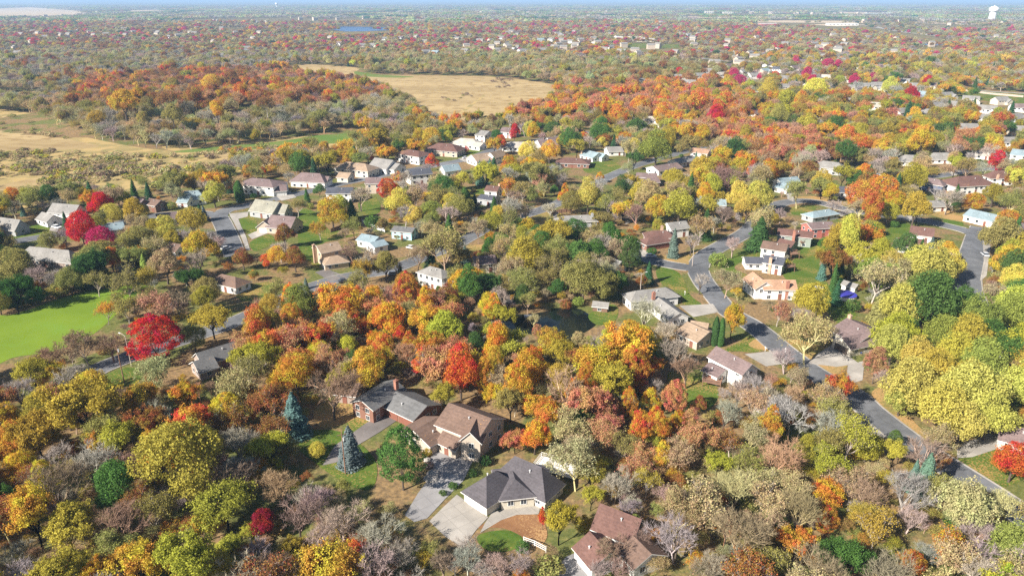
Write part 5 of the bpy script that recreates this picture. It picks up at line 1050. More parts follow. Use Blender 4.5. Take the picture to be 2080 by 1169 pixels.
VIS_ROAD = [[(1310, 516), (1345, 524), (1400, 530), (1470, 490), (1520, 468), (1530, 478), (1480, 512), (1440, 540), (1440, 580), (1470, 620), (1440, 610), (1405, 560), (1380, 550), (1310, 535)],
 [(1520, 655), (1545, 650), (1620, 715), (1590, 730), (1525, 680)], [(1715, 800), (1750, 795), (1885, 880), (1850, 900), (1780, 860), (1720, 812)], [(1940, 950), (1960, 945), (2060, 1015), (2020, 1015)],
 [(1600, 405), (1650, 402), (1725, 420), (1720, 432), (1640, 418), (1605, 425)], [(1830, 437), (1870, 438), (1965, 462), (1950, 475), (1840, 450)], [(1960, 490), (2008, 490), (1998, 545), (1985, 590), (1945, 588), (1950, 540)],
 [(425, 428), (465, 420), (500, 412), (500, 430), (465, 434), (470, 460), (498, 520), (460, 520), (445, 470)], [(895, 330), (1005, 298), (1008, 312), (905, 345)], [(183, 745), (262, 712), (268, 745), (215, 768)],
 [(400, 665), (440, 655), (505, 635), (505, 652), (430, 690), (400, 690)], [(1055, 430), (1105, 422), (1110, 440), (1060, 450)], [(955, 468), (985, 464), (985, 488), (955, 490)], [(1228, 345), (1270, 342), (1268, 366), (1235, 366)],
 [(20, 478), (78, 474), (78, 486), (20, 496)], [(303, 432), (335, 424), (335, 440), (303, 446)], [(1910, 350), (1975, 343), (1975, 357), (1915, 362)], [(770, 545), (812, 540), (812, 562), (770, 565)], [(600, 575), (660, 545), (640, 600)]]
VIS_ROAD += [[(1755, 49), (1800, 56), (1880, 67), (1935, 75), (1935, 78), (1870, 73), (1800, 61), (1755, 53)], [(1378, 115), (1440, 116), (1525, 123), (1525, 126), (1440, 121), (1378, 119)]]
CLEAR += VIS_ROAD
def inmeadow(X, Y, Z, wd):
    a, b = proj(X, Y, Z + wd * .9); r = np.zeros(X.shape, bool)
    for q in ([(730, 150), (1000, 156), (1145, 177), (1030, 226), (900, 238), (850, 212), (830, 190)], [(350, 306), (560, 292), (722, 268), (722, 284), (560, 299), (440, 308)], [(-90, 300), (150, 305), (480, 312), (420, 340), (200, 370), (-90, 385)]): r |= inpoly(a, b, q)
    return r
def fill():
    out = []
    # world grid cells inside the view wedge, cell size growing with distance
    bands = [(95, 330, 6.6), (330, 900, 7.6), (900, 1400, 10.0), (1400, 2300, 13.5), (2300, 3400, 19)]
    for y0, y1, s in bands:
        X = []; Y = []
        ny = int((y1 - y0) / s)
        for j in range(ny):
            y = y0 + j * s; hw_ = (y / cp + 60) * .72 + 25; n = int(2 * hw_ / s)
            X.append(-hw_ + np.arange(n) * s + (j % 2) * s / 2 + RS.uniform(-.42, .42, n) * s); Y.append(y + RS.uniform(-.42, .42, n) * s)
        X = np.concatenate(X); Y = np.concatenate(Y); Z = terr(X, Y); px, py = proj(X, Y, Z)
        zi = np.full(X.shape, -1)
        for i, (q, *_r) in enumerate(ZONES):
            m = (zi < 0) & inpoly(px, py, q); zi[m] = i
        dens = np.array([z[1] for z in ZONES] + [DEFAULT[0]])[zi]
        m = RS.rand(len(X)) < dens; X, Y, Z, px, py, zi = X[m], Y[m], Z[m], px[m], py[m], zi[m]
        wd = np.zeros(len(X)); kk = np.empty(len(X), object); cc = np.empty(len(X), object)
        # colours drift in patches of like trees
        for z in range(-1, len(ZONES)):
            idx = np.where(zi == z)[0]
            if not len(idx): continue
            ks, wt = palette(ZONES[z][3] if z >= 0 else DEFAULT[2])
            pick = RS.choice(len(ks), len(idx), p=wt); cw = np.cumsum(wt); sc_ = .018 if y0 < 900 else .006
            for t, i in enumerate(idx):   # like trees stand together
                if RS.rand() < .6: pick[t] = min(len(ks) - 1, int(np.searchsorted(cw, (.5 + .95 * mnoise.noise((X[i] * sc_, Y[i] * sc_, z * 3.1)) + .5 * mnoise.noise((X[i] * sc_ * 3, Y[i] * sc_ * 3, z * 5.7))) % 1.0)))
            for t, i in enumerate(idx):
                kk[i], cc[i] = ks[pick[t]]
                if kk[i] == 'R' and RS.rand() < .62: kk[i] = 'F'
        lo = np.array([BIG[k][0] for k in kk]); hi = np.array([BIG[k][1] for k in kk])
        wd = lo + (hi - lo) * RS.rand(len(X)) ** 1.1
        big = s > 12
        if big: wd = wd * (s / 11.5)
        elif s > 7: wd = wd * 1.15
        ok = accept(X, Y, Z, wd, px, py)
        ok &= ~(inmeadow(X, Y, Z, wd))
        if y0 < 1000:
            for i in range(len(hx)):
                ok &= ~(np.hypot(X - hx[i], Y - hy[i]) < hr[i] * .62 + wd * .22)
            a, b = proj(X, Y, Z + wd * .7); d = np.hypot(X, Y)
            for i in range(len(hx)):   # do not hide a placed tree behind a filled-in one
                ok &= ~((d < math.hypot(hx[i], hy[i])) & (np.hypot(a - hpx[i], b - hpy[i]) < hwp[i] * (.62 if trees[i][5] in 'PV' and hwp[i] > 40 else .42 if hwp[i] > 70 else .30)))
        for i in np.where(ok)[0]:
            out.append((X[i], Y[i], Z[i], wd[i], RS.uniform(.85, 1.15) * (.75 if big else 1), kk[i], cc[i], False, wd[i] / math.hypot(X[i], Y[i]) * FOC))
    return out
trees += fill()
SCAT = []
rs_ = random.Random(9)
for _ in range(520):
    y = rs_.uniform(1150, 6500) if rs_.random() < .6 else rs_.uniform(1150, 2700); x = rs_.uniform(-.72, .72) * y; a, b = proj(x, y, 0)
    if y < 2200 and a < 650 and rs_.random() < .6: continue
    if math.sin(x * .004) + math.sin(y * .0035 + 1) < 0: continue
    if any(inpoly(a, b, q)[0] for q in CLEAR if q[0][1] < 140): continue
    SCAT.append((x, y))
_tx = np.array([t[0] for t in trees]); _ty = np.array([t[1] for t in trees]); _kill = np.zeros(len(trees), bool)
for x, y in SCAT:
    if y < 3500: _kill |= (np.abs(_tx - x) < 8) & (_ty > y - 34) & (_ty < y + 6)
trees = [t for t, k in zip(trees, _kill) if not k or t[7]]
def understory():
    """low growth between the trunks of the near woods"""
    s = 4.3; X = []; Y = []
    for j in range(int((400 - 92) / s)):
        y = 92 + j * s; hw_ = (y / cp + 60) * .72 + 15; n = int(2 * hw_ / s); X.append(-hw_ + np.arange(n) * s + RS.uniform(-.5, .5, n) * s); Y.append(y + RS.uniform(-.5, .5, n) * s)
    X = np.concatenate(X); Y = np.concatenate(Y); Z = terr(X, Y); px, py = proj(X, Y, Z); zi = np.zeros(X.shape, bool)
    for q, *_r in ZONES: zi |= inpoly(px, py, q)
    m = zi & (RS.rand(len(X)) < .8) | (~zi & (RS.rand(len(X)) < .13)); X, Y, Z, px, py = X[m], Y[m], Z[m], px[m], py[m]
    wd = RS.uniform(2.6, 5.8, len(X)); ok = accept(X, Y, Z, wd, px, py); ks = ['US.tan', 'US.olive', 'S.rust', 'B.grey', 'B.lavender', 'U.olive', 'S.goldgreen', 'B.brown', 'S.tan', 'U.goldgreen', 'S.orange', 'B.dusty', 'S.olive']
    return [(X[i], Y[i], Z[i], wd[i], RS.uniform(.7, 1.1), *random.choice(ks).replace('US', 'S').split('.'), False, 1.0) for i in np.where(ok)[0]]
under = understory()
# small shrubs of the marsh
tx = np.array([t[0] for t in trees]); ty = np.array([t[1] for t in trees]); tz = np.array([t[2] + t[3] * .7 for t in trees])
tpx, tpy = proj(tx, ty, tz)
inview = (tpx > -20) & (tpx < 2100) & (tpy > -30) & (tpy < 1190)
LIMIT = dict(F=295, R=295, V=200, W=150, S=295, B=295, P=200, A=50, U=120)
indiv = set()
for k in LIMIT:
    idx = [i for i, t in enumerate(trees) if t[5] == k and inview[i]]
    idx.sort(key=lambda i: -(trees[i][8] + (1000 if trees[i][7] else 0)))
    indiv |= set(i for i in idx[:LIMIT[k]] if trees[i][8] > 13 or trees[i][7])

# ---- labels: what each tree looks like and what it stands by
REGION = [([(150, 150), (800, 150), (860, 245), (700, 270), (400, 310), (0, 290), (0, 200)], 'on the wooded mound in the marsh'), ([(0, 590), (300, 560), (300, 700), (60, 780), (0, 780)], 'on the bank of the bright green pond')]
LMX = np.array([h[0] for h in HL]); LMY = np.array([h[1] for h in HL]); LMS = [h[2] for h in HL]
extra = [(1115, 655, 'dark pond'), (1800, 860, 'lower right street'), (258, 728, 'street lamp'), (1780, 600, 'round blue pool cover'), (1560, 690, 'shaded street'), (1085, 1100, 'white rail fence'), (850, 980, 'shaded driveway'), (1060, 200, 'tan upper marsh'), (150, 610, 'bright green pond'),
         (250, 1000, 'lower left wood'), (1500, 1000, 'lower right wood'), (1670, 1060, 'lower right thicket'), (60, 900, 'left edge wood'), (1420, 900, 'orange thicket'), (700, 700, 'central orange wood'), (400, 240, 'marsh mound'), (1500, 250, 'orange ridge'), (200, 340, 'brushy marsh'), (800, 170, 'reed meadow'), (1250, 190, 'ridge top'), (1950, 200, 'playing field')]
for x, y, s in extra:
    g = PG(x, y); LMX = np.append(LMX, g[0]); LMY = np.append(LMY, g[1]); LMS.append(s)
def describe(x, y):
    d = np.hypot(LMX - x, LMY - y); i = int(np.argmin(d)); dx, dy = x - LMX[i], y - LMY[i]
    if d[i] > 140: return None, 'far beyond'
    s = LMS[i]
    if 'wood' in s or 'thicket' in s or s in ('marsh mound', 'orange ridge', 'brushy marsh', 'reed meadow', 'ridge top'): return i, ('in the ' if dy < 0 or d[i] < 25 else 'behind the ') + s
    if abs(dx) > abs(dy) * 1.1: return i, ('right of the ' if dx > 0 else 'left of the ') + s
    return i, ('behind the ' if dy > 0 else 'in front of the ') + s
def sizeword(k, w):
    lo, hi = BIG[k]; f = (w - lo) / (hi - lo)
    return 'small' if f < .12 else 'large' if f > .85 else ''
ORD = ['first', 'second', 'third', 'fourth', 'fifth', 'sixth', 'seventh', 'eighth', 'ninth', 'tenth', 'eleventh', 'twelfth', 'thirteenth', 'fourteenth', 'fifteenth', 'sixteenth', 'seventeenth', 'eighteenth', 'nineteenth', 'twentieth']
NUM = ['', 'one', 'two', 'three', 'four', 'five', 'six', 'seven', 'eight', 'nine', 'ten', 'eleven', 'twelve', 'thirteen', 'fourteen', 'fifteen', 'sixteen', 'seventeen', 'eighteen', 'nineteen', 'twenty']
def uniq(items):
    """items: dict key -> (label, picture x). Returns unique labels, ordered from the left where looks and place agree."""
    by = {}
    for k, (l, x) in items.items(): by.setdefault(l, []).append((x, k))
    out = {}
    for l, v in by.items():
        if len(v) == 1: out[v[0][1]] = l; continue
        v.sort(); n = len(v)
        for i, (x, k) in enumerate(v):
            if n == 2: s = ', left one of two' if i == 0 else ', right one of two'
            elif i == 0: s = ', leftmost of %s' % (NUM[n] if n < 21 else n)
            elif i == n - 1: s = ', rightmost of %s' % (NUM[n] if n < 21 else n)
            else: s = ', %s of %s from left' % (ORD[i] if i < 20 else str(i + 1) + 'th', NUM[n] if n < 21 else n)
            out[k] = l + s
            if len(out[k].split()) > 16: out[k] = out[k].replace(' from left', '')
            if len(out[k].split()) > 16: out[k] = out[k].replace(' one of two', ' one')
            if len(out[k].split()) > 16: out[k] = out[k].replace(' in the trees', '').replace('half-bare thin', 'thin')
            if len(out[k].split()) > 16: out[k] = re.sub(r', (\S+) of \S+$', r', \1', out[k])
    return out
items = {}
for i in indiv:
    x, y, z, wd, zs, k, c, hand, ap = trees[i]
    li, rel = describe(x, y); nm = KIND[k][1]
    nm = 'thin tree' if k == 'S' else nm
    items[i] = (' '.join(q for q in (sizeword(k, wd) if len(rel.split()) < 7 else '', CNAME[c], nm, rel) if q), float(tpx[i]))
lab = uniq(items)
rnd = random.Random(3)
GROUP = dict(F='open-crowned autumn trees', R='autumn trees in leaf', V='upright maples', W='big yellow-green cottonwoods', S='half-bare trees', B='bare trees', P='spruces', A='arborvitae', U='garden shrubs')
for i in sorted(indiv):
    x, y, z, wd, zs, k, c, hand, ap = trees[i]
    cr, tr, zc, ht = rnd.choice(LIB[k]) if not (hand and k == 'V' and ap > 80) else LIB[k][0]; rz = rnd.uniform(0, 6.28)
    r = link(KIND[k][0], None, loc=(x, y, z), label=lab[i], cat='shrub' if k == 'U' else 'tree', group=GROUP[k])
    r.rotation_euler.z = rz; r.scale = (wd, wd * rnd.uniform(.9, 1.1), wd * zs)
    o = link('crown', cr, r); col = COL[c]; j = [rnd.uniform(.88, 1.12) for _ in range(3)]
    o.color = (col[0] * j[0], col[1] * j[1], col[2] * j[2], HUE[c] * 1.5)
    t = link('trunk', tr, r); tc = COL[rnd.choice(['grey', 'brown', 'lavender', 'pale'])] if k in 'SB' else (0, 0, 0); t.color = (*[q * .9 for q in tc], 0)

# ---- the rest of the wood, further off: one object, instanced from light tree meshes
P_, SC, RZ, ID, TC = [], [], [], [], []
flat = [(k, i) for k in FAR for i in range(len(FAR[k]))]
idx_of = {k: [j for j, q in enumerate(flat) if q[0] == k] for k in FAR}
near_lib = []
for k in ('F', 'R', 'S', 'B', 'W', 'V', 'P', 'U'):
    for q in LIB[k][:4]: near_lib.append((k, q[0]))
nidx = {k: [len(flat) + j for j, q in enumerate(near_lib) if q[0] == k] for k in ('F', 'R', 'S', 'B', 'W', 'V', 'P', 'U')}
for i, t in enumerate(trees + under):
    if i in indiv: continue
    x, y, z, wd, zs, k, c, hand, ap = t
    d = math.hypot(x, y)
    kk = 'R' if k == 'W' else k
    ID.append(rnd.choice(nidx[k]) if d < 1500 and k in nidx else rnd.choice(idx_of[kk if kk in idx_of else 'R'])); P_.append((x, y, z)); SC.append((wd, wd, wd * zs)); RZ.append(rnd.uniform(0, 6.28))
    col = COL[c]; j = [rnd.uniform(.85, 1.15) for _ in range(3)]; TC.append((col[0] * j[0], col[1] * j[1], col[2] * j[2], HUE[c] * 1.5))
# groves out to the horizon
for y0, y1, s in ((3400, 6000, 120), (6000, 12000, 190)):
    y = y0
    while y < y1:
        hw_ = y * .74; n = int(2 * hw_ / s)
        for j in range(n):
            x = -hw_ + (j + rnd.uniform(-.4, .4)) * s; yy = y + rnd.uniform(-.4, .4) * s
            a, b = proj(x, yy, 0)
            if rnd.random() < .2 or math.sin(x * .0023 + 1) + math.sin(yy * .0031 + x * .0007) < -1.1 or any(inpoly(a + e, b - f, q)[0] for q in CLEAR if q[0][1] < 60 for e in (-8, 0, 8) for f in (0, 3.5)): continue
            k = s / 4.6; c = COL[rnd.choices(['olive', 'tan', 'grey', 'rust', 'pale', 'dgreen', 'brown', 'lavender'], [4, 3, 4, 1.5, 2, 1.2, 3, 2])[0]]
            ID.append(rnd.choice(idx_of['Z'])); P_.append((x, yy, 0)); SC.append((k, k, 13 + rnd.uniform(0, 6))); RZ.append(rnd.choice((0, PI / 2, PI, -PI / 2)) + rnd.uniform(-.2, .2)); TC.append((*c, .2))
        y += s
# scrub of the marsh
SH = [(ZM, n, c) for ZM, n, c in (([(-90, 300), (120, 305), (330, 312), (480, 308), (600, 322), (480, 350), (330, 380), (150, 398), (-90, 414)], 4500, ['tan', 'goldgreen', 'tan', 'pale', 'tan', 'olive', 'brown']),
      ([(880, 195), (990, 185), (1080, 190), (1040, 215), (960, 222)], 60, ['brown', 'olive']), ([(1000, 160), (1050, 160), (1040, 180), (1000, 178)], 60, ['plum', 'brown']), ([(-90, 232), (60, 240), (150, 285), (-90, 262)], 200, ['olive', 'tan']), ([(400, 305), (640, 292), (720, 300), (560, 330)], 500, ['tan', 'brown', 'olive', 'orange']))]
for poly, n, cs in SH:
    xs = [q[0] for q in poly]; ys = [q[1] for q in poly]
    for _ in range(n):
        a, b = rnd.uniform(min(xs), max(xs)), rnd.uniform(min(ys), max(ys))
        if not inpoly(a, b, poly)[0]: continue
        g = PG(a, b)
        if mnoise.noise((g[0] * .022, g[1] * .03, 0)) + .5 * mnoise.noise((g[0] * .09, g[1] * .09, 3)) < rnd.uniform(-.25, .25): continue
        k = 1.4 + 6.5 * rnd.random() ** 2.2; c = COL[rnd.choice(cs)]
        ID.append(rnd.choice(idx_of['U'])); P_.append(g); SC.append((k * rnd.uniform(1, 1.6), k, k * rnd.uniform(.35, .8))); RZ.append(rnd.uniform(0, 6.28)); TC.append((*[q * .95 for q in c], .1))
meshes = [FAR[k][i] for k, i in flat] + [q[1] for q in near_lib]
N_ = len(P_)
bm = bpy.data.meshes.new('woodland'); bm.vertices.add(N_); bm.vertices.foreach_set('co', np.array(P_, np.float32).ravel())
a_ = bm.attributes.new('scl', 'FLOAT_VECTOR', 'POINT'); a_.data.foreach_set('vector', np.array(SC, np.float32).ravel())
a_ = bm.attributes.new('rz', 'FLOAT', 'POINT'); a_.data.foreach_set('value', np.array(RZ, np.float32))
a_ = bm.attributes.new('idx', 'INT', 'POINT'); a_.data.foreach_set('value', np.array(ID, np.int32))
a_ = bm.attributes.new('tcol', 'FLOAT_COLOR', 'POINT'); a_.data.foreach_set('color', np.array(TC, np.float32).ravel())
wood = link('woodland', bm, kind='stuff', label='dense autumn woodland stretching away to the horizon', cat='woodland'); wood.color = (0, 0, 0, 0)
ng = bpy.data.node_groups.new('woodland', 'GeometryNodeTree')
ng.interface.new_socket('Geometry', in_out='INPUT', socket_type='NodeSocketGeometry'); ng.interface.new_socket('Geometry', in_out='OUTPUT', socket_type='NodeSocketGeometry')
gi = ng.nodes.new('NodeGroupInput'); go = ng.nodes.new('NodeGroupOutput'); jn = ng.nodes.new('GeometryNodeJoinGeometry')
def na(name, ty):
    n = ng.nodes.new('GeometryNodeInputNamedAttribute'); n.data_type = ty; n.inputs[0].default_value = name; return n
ai, asc, arz = na('idx', 'INT'), na('scl', 'FLOAT_VECTOR'), na('rz', 'FLOAT')
cx_ = ng.nodes.new('ShaderNodeCombineXYZ'); ng.links.new(arz.outputs[0], cx_.inputs[2])
src = {}
for o in C.objects:      # each light mesh is carried by one small object of its own inside the wood
    pass
used = sorted(set(ID))
far_child = {}
for j in used:
    m = meshes[j]
    # mesh held by an existing tree where there is one; otherwise by a tree standing in the far wood
    holder = next((o for o in C.objects if o.data is m), None)
    if holder is None:
        holder = link('crown', m, None)
        p = next(i for i, q in enumerate(ID) if q == j)
        root = link('distant_tree' if flat[j][0] != 'Z' else 'distant_grove', None, loc=P_[p]); root.scale = SC[p]; root.rotation_euler.z = RZ[p]
        holder.parent = root; holder.color = TC[p]
        root['kind'] = 'stuff'; root['label'] = 'far-off autumn trees that merge into the wood'; root['group'] = 'far-off trees'
    src[j] = holder
for j in used:
    oi = ng.nodes.new('GeometryNodeObjectInfo'); oi.inputs[0].default_value = src[j]; oi.transform_space = 'ORIGINAL'
    cm = ng.nodes.new('FunctionNodeCompare'); cm.data_type = 'INT'; cm.operation = 'EQUAL'
    ng.links.new(ai.outputs[0], cm.inputs[2]); cm.inputs[3].default_value = j
    ip = ng.nodes.new('GeometryNodeInstanceOnPoints'); ng.links.new(gi.outputs[0], ip.inputs['Points']); ng.links.new(cm.outputs[0], ip.inputs['Selection'])
    ng.links.new(oi.outputs['Geometry'], ip.inputs['Instance']); ng.links.new(cx_.outputs[0], ip.inputs['Rotation']); ng.links.new(asc.outputs[0], ip.inputs['Scale'])
    oi.inputs['As Instance'].default_value = True
    ng.links.new(ip.outputs[0], jn.inputs[0])
ng.links.new(jn.outputs[0], go.inputs[0])
md = wood.modifiers.new('woodland', 'NODES'); md.node_group = ng
print('TREES individual', len(indiv), 'in wood', N_)

# ------------------------------------------------------------------ far houses: labels, and the scatter beyond
RW = dict(grey='grey', pale='cream', blue='blue-grey', dark='charcoal', mauve='mauve', white='white')
fh = [o for o in C.objects if '_w' in o.keys()]
it = {o.name: ('%s-roofed %s %s house in the %s' % (RW.get(o['_rc'], o['_rc']), o['_wc'], 'two-storey', o['_w']), o['_x']) for o in fh}
for n_, l_ in uniq(it).items():
    o = bpy.data.objects[n_]; o['label'] = l_
    for q in ('_w', '_rc', '_wc', '_x', '_y'): del o[q]
rnd = random.Random(9)
sb, sr = MB(), MB()
def tiny(mbw, mbr, x, y, L, W_, h, rot, gable=True):
    z = float(terr(x, y)); ca, sa = math.cos(rot), math.sin(rot); q = lambda a, b, c: (x + a * ca - b * sa, y + a * sa + b * ca, z + c)
    mbw.box((x, y, z + h / 2), (L, W_, h), rot)
    if gable:
        for s in (1, -1): mbr.poly([q(-L / 2 - .4, s * (W_ / 2 + .4), h - .2), q(L / 2 + .4, s * (W_ / 2 + .4), h - .2), q(L / 2 + .4, 0, h + 2.8), q(-L / 2 - .4, 0, h + 2.8)])
        for s in (1, -1): mbw.poly([q(s * L / 2, -W_ / 2, h), q(s * L / 2, W_ / 2, h), q(s * L / 2, 0, h + 2.7)])
for x, y in SCAT:
    k = 1 + max(0, (y - 2500) / 4000)
    tiny(sb, sr, x, y, rnd.uniform(11, 17) * k, rnd.uniform(8, 10) * k, rnd.uniform(7.5, 10.5) * k, rnd.uniform(-1, 1))
o = sb.build('distant_houses', wallmat('siding_beige', WALLC['beige']), None, kind='stuff'); o['label'] = 'scattered pale houses of the distant suburb'; o['category'] = 'houses'
o2 = sr.build('roof', roofmat('roof_grey', ROOFC['grey']), o)
# big flat-roofed buildings on the far plain
BL = [('store', 'long white flat-roofed warehouse left of the big water tower', 1880, 26, 340, 60, 12, 'white'), ('store', 'white retail block below the long warehouse, nearer the water tower', 1884, 38, 130, 60, 11, 'white'), ('store', 'white box store with grey front left of the retail block', 1808, 30, 90, 60, 12, 'white'),
      ('store', 'grey-green office block in the far business park', 1785, 33, 170, 40, 17, 'sage'), ('store', 'white office block joined to the grey-green block', 1735, 36, 90, 45, 13, 'white'), ('store', 'white-fronted warehouse row under the far field', 1480, 26, 190, 40, 11, 'white'),
      ('store', 'pale apartment block in the far business park, left end', 1440, 28, 60, 30, 17, 'cream'), ('store', 'pale apartment block beside the warehouse row', 1478, 29, 70, 30, 15, 'cream'), ('store', 'very long pale warehouse nearest the horizon', 1590, 13, 420, 80, 14, 'white'), ('store', 'low brick school with white strip windows', 1560, 53, 70, 40, 9, 'pink'),
      ('store', 'long white school building behind magenta trees', 1275, 82, 70, 30, 8, 'cream'), ('store', 'white school wing right of the long white school', 1310, 85, 44, 24, 8, 'cream'), ('store', 'pale warehouse low on the plain right of centre', 1400, 12, 300, 60, 14, 'white'), ('store', 'low white building beside the far highway bridge', 1710, 52, 120, 30, 8, 'white'),
      ('store', 'pale flat building right of the big water tower', 2050, 33, 200, 50, 10, 'white'), ('store', 'white strip building below the flat warehouses', 1300, 40, 160, 40, 9, 'cream'), ('store', 'small pale depot standing on the bare field', 1680, 35, 60, 20, 7, 'cream'), ('store', 'long pale storage building at lower left of the water tower', 1965, 41, 150, 50, 9, 'white')]
for nm, lb, x, y, L, W_, h, wc in BL:
    g = PG(x, y); b = MB(); b.box((0, 0, h / 2), (L, W_, h)); r = link('warehouse', None, loc=g, label=lb, cat='building', group='large flat-roofed buildings on the far plain')
    b.build('wall', wallmat('siding_' + wc, WALLC[wc]), r)
    b = MB(); b.box((0, 0, h + .3), (L + 1, W_ + 1, .6)); b.build('roof', roofmat('roof_white', ROOFC['white']), r)
    b = MB()
    n = max(4, int(L / 14))
    for i in range(n): b.box((-L / 2 + (i + .5) * L / n, -W_ / 2 - .05, h * .5), (L / n * .6, .1, h * .3))
    b.build('window', M_GLASS, r, kind='stuff')

# ------------------------------------------------------------------ water towers
def tower(px, py, ht, rt, shaft, label):
    g = PG(px, py); r = link('water_tower', None, loc=g, label=label, cat='water tower')
    b = MB(); b.lathe((0, 0, 0), [(shaft * 1.25, -2), (shaft * 1.05, ht * .12), (shaft, ht * .62), (shaft * 1.0, ht * .66)], 20); b.build('shaft', plain('tower_paint', (.8, .8, .8), .5, .04, .05), r, smooth=True)
    b = MB(); z = ht * .62; b.lathe((0, 0, z), [(shaft * .9, 0), (rt * .92, ht * .05), (rt, ht * .09), (rt * 1.0, ht * .2), (rt * .82, ht * .28), (rt * .35, ht * .34), (.3, ht * .35)], 24); b.build('tank', MAT['tower_paint'], r, smooth=True)
    b = MB(); b.lathe((0, 0, ht * .96), [(1.6, 0), (1.8, 1), (1.4, 3), (.1, 3.2)], 8); b.build('vent_cap', MAT['tower_paint'], r)
tower(2013, 46, 72, 20, 14, 'huge white water tower on a broad shaft above the far trees')
tower(562.5, 17.5, 62, 15, 5, 'slender white water tower on the far horizon')

# ------------------------------------------------------------------ cars
def car(px, py, rz, colr, label, ww=1.85, L=4.6, boat=False):
    g = PG(px, py); r = link('parked_car', None, loc=(g[0], g[1], g[2] + .06), label=label, cat='car', group='cars parked among the houses'); r.rotation_euler.z = rz
    m = plain('car_paint_%d' % len([k for k in MAT if k.startswith('car_paint')]), colr, .3, .05, .5, .6)
    b = MB(); prof = [(-L / 2, .35), (-L / 2, .75), (-L / 2 + .15, .9), (-L * .12, .95), (L / 2 - .9, .88), (L / 2 - .1, .72), (L / 2, .5), (L / 2, .35)]
    for s in (1, -1):
        pts = [(x, s * ww / 2, z) for x, z in prof]; b.poly(pts if s < 0 else pts[::-1])
    for i in range(len(prof)):
        a, c = prof[i], prof[(i + 1) % len(prof)]; b.poly([(a[0], ww / 2, a[1]), (c[0], ww / 2, c[1]), (c[0], -ww / 2, c[1]), (a[0], -ww / 2, a[1])])
    b.build('body', m, r)
    cb = [(-L * .4, .93), (-L * .3, 1.42), (L * .08, 1.45), (L * .24, .93)]; k = .86
    b = MB()
    for s in (1, -1):
        pts = [(x, s * ww / 2 * (k if z > 1 else .97), z) for x, z in cb]; b.poly(pts if s < 0 else pts[::-1])
    for i in (0, 2): 
        a, c = cb[i], cb[i + 1]; ka, kc = (k if a[1] > 1 else .97), (k if c[1] > 1 else .97); b.poly([(a[0], ww / 2 * ka, a[1]), (c[0], ww / 2 * kc, c[1]), (c[0], -ww / 2 * kc, c[1]), (a[0], -ww / 2 * ka, a[1])])
    b.build('window', M_GLASS, r)
    b = MB(); b.box((-L * .11, 0, 1.46), (L * .38, ww * .84, .06)); b.build('roof', m, r)
    w = MB(); w.tube((0, -.11, 0), (0, .11, 0), .33, .33, 12); wm_ = w.mk('wheel'); wm_.polygons.foreach_set('use_smooth', [False] * len(wm_.polygons)); wm_.materials.append(plain('tyre', (.02, .02, .02), .9, .1))
    for sx in (-L * .31, L * .31):
        for sy in (-ww / 2 + .08, ww / 2 - .08): link('wheel', wm_, r, loc=(sx, sy, .33))
car(1733, 718, .2, (.02, .08, .38), 'bright blue car on the drive beside the dark garage door')
car(1710, 405, .3, (.02, .02, .025), 'black car outside the charcoal-roofed house')
car(460, 506, .9, (.7, .7, .7), 'silver car at the shaded end of the cul-de-sac')
car(116, 463, -.5, (.8, .8, .8), 'white car on the drive of the white gabled house', 2.0, 5.4)
car(1848, 437, .2, (.8, .8, .82), 'white van beside the bare trees of the right-hand crescent', 2.0, 5.2)
car(1273, 448, -.3, (.03, .03, .035), 'black car beside the grey corner ranch')
car(836, 505, -.5, (.75, .75, .76), 'white car parked under bare trees by the leafy street')
car(700, 573, .4, (.05, .05, .06), 'dark car on the drive of the tan two-storey house')
car(1338, 341, .4, (.05, .06, .08), 'dark car beside the long mauve-roofed ranch', 1.9, 4.8)
car(2000, 519, 1.4, (.6, .62, .65), 'silver car on the pale drive beside the wide street')
car(938, 912, .8, (.03, .05, .12), 'dark blue car by the front gable of the beige two-storey house')
car(800, 558, .3, (.4, .41, .43), 'grey car at the kerb below the leafy street')
car(1990, 1005, -.6, (.1, .02, .02), 'dark maroon car at the kerb of the lower right street')
car(572, 396, .4, (.03, .04, .06), 'dark car on the wide drive of the white mauve-roofed house')
car(946, 322, .5, (.75, .75, .75), 'white car on the drive of the maroon hip-roofed house')
car(1940, 352, .1, (.7, .7, .72), 'white car on the far right crescent')
car(1322, 522, .1, (.5, .5, .52), 'grey car on the side street by the clipped hedge')

# ------------------------------------------------------------------ street furniture
def street_lamp(px, py, h, a, label):
    g = PG(px, py); r = link('street_lamp', None, loc=g, label=label, cat='street lamp', group='street lamps'); b = MB(); b.tube((0, 0, 0), (0, 0, h), .14, .09, 8); b.build('pole', plain('lamp_pole', (.5, .42, .36), .6, .05), r)
    b = MB(); p = (0, 0, h)
    for i in range(5):
        q = (math.cos(a) * 2.2 * (i + 1) / 5, math.sin(a) * 2.2 * (i + 1) / 5, h + .6 * math.sin((i + 1) / 5 * PI * .6)); b.tube(p, q, .07, .06, 6); p = q
    b.build('arm', MAT['lamp_pole'], r); b = MB(); b.box((p[0] + math.cos(a) * .3, p[1] + math.sin(a) * .3, p[2]), (.8, .3, .18), a); b.build('lamp_head', plain('lamp_head_paint', (.75, .75, .73), .5, .05), r)
street_lamp(267, 743, 9.5, 2.6, 'tall tan street lamp on the verge beside the crimson maple')
street_lamp(1058, 447, 8, 2.6, 'slim street lamp at the corner by the orange strip')
street_lamp(1406, 540, 8, .6, 'slim street lamp at the junction by the bright triangular lawn')
street_lamp(1300, 600, 8, .6, 'street lamp rising from the bare trees by the grey hip-roofed house')
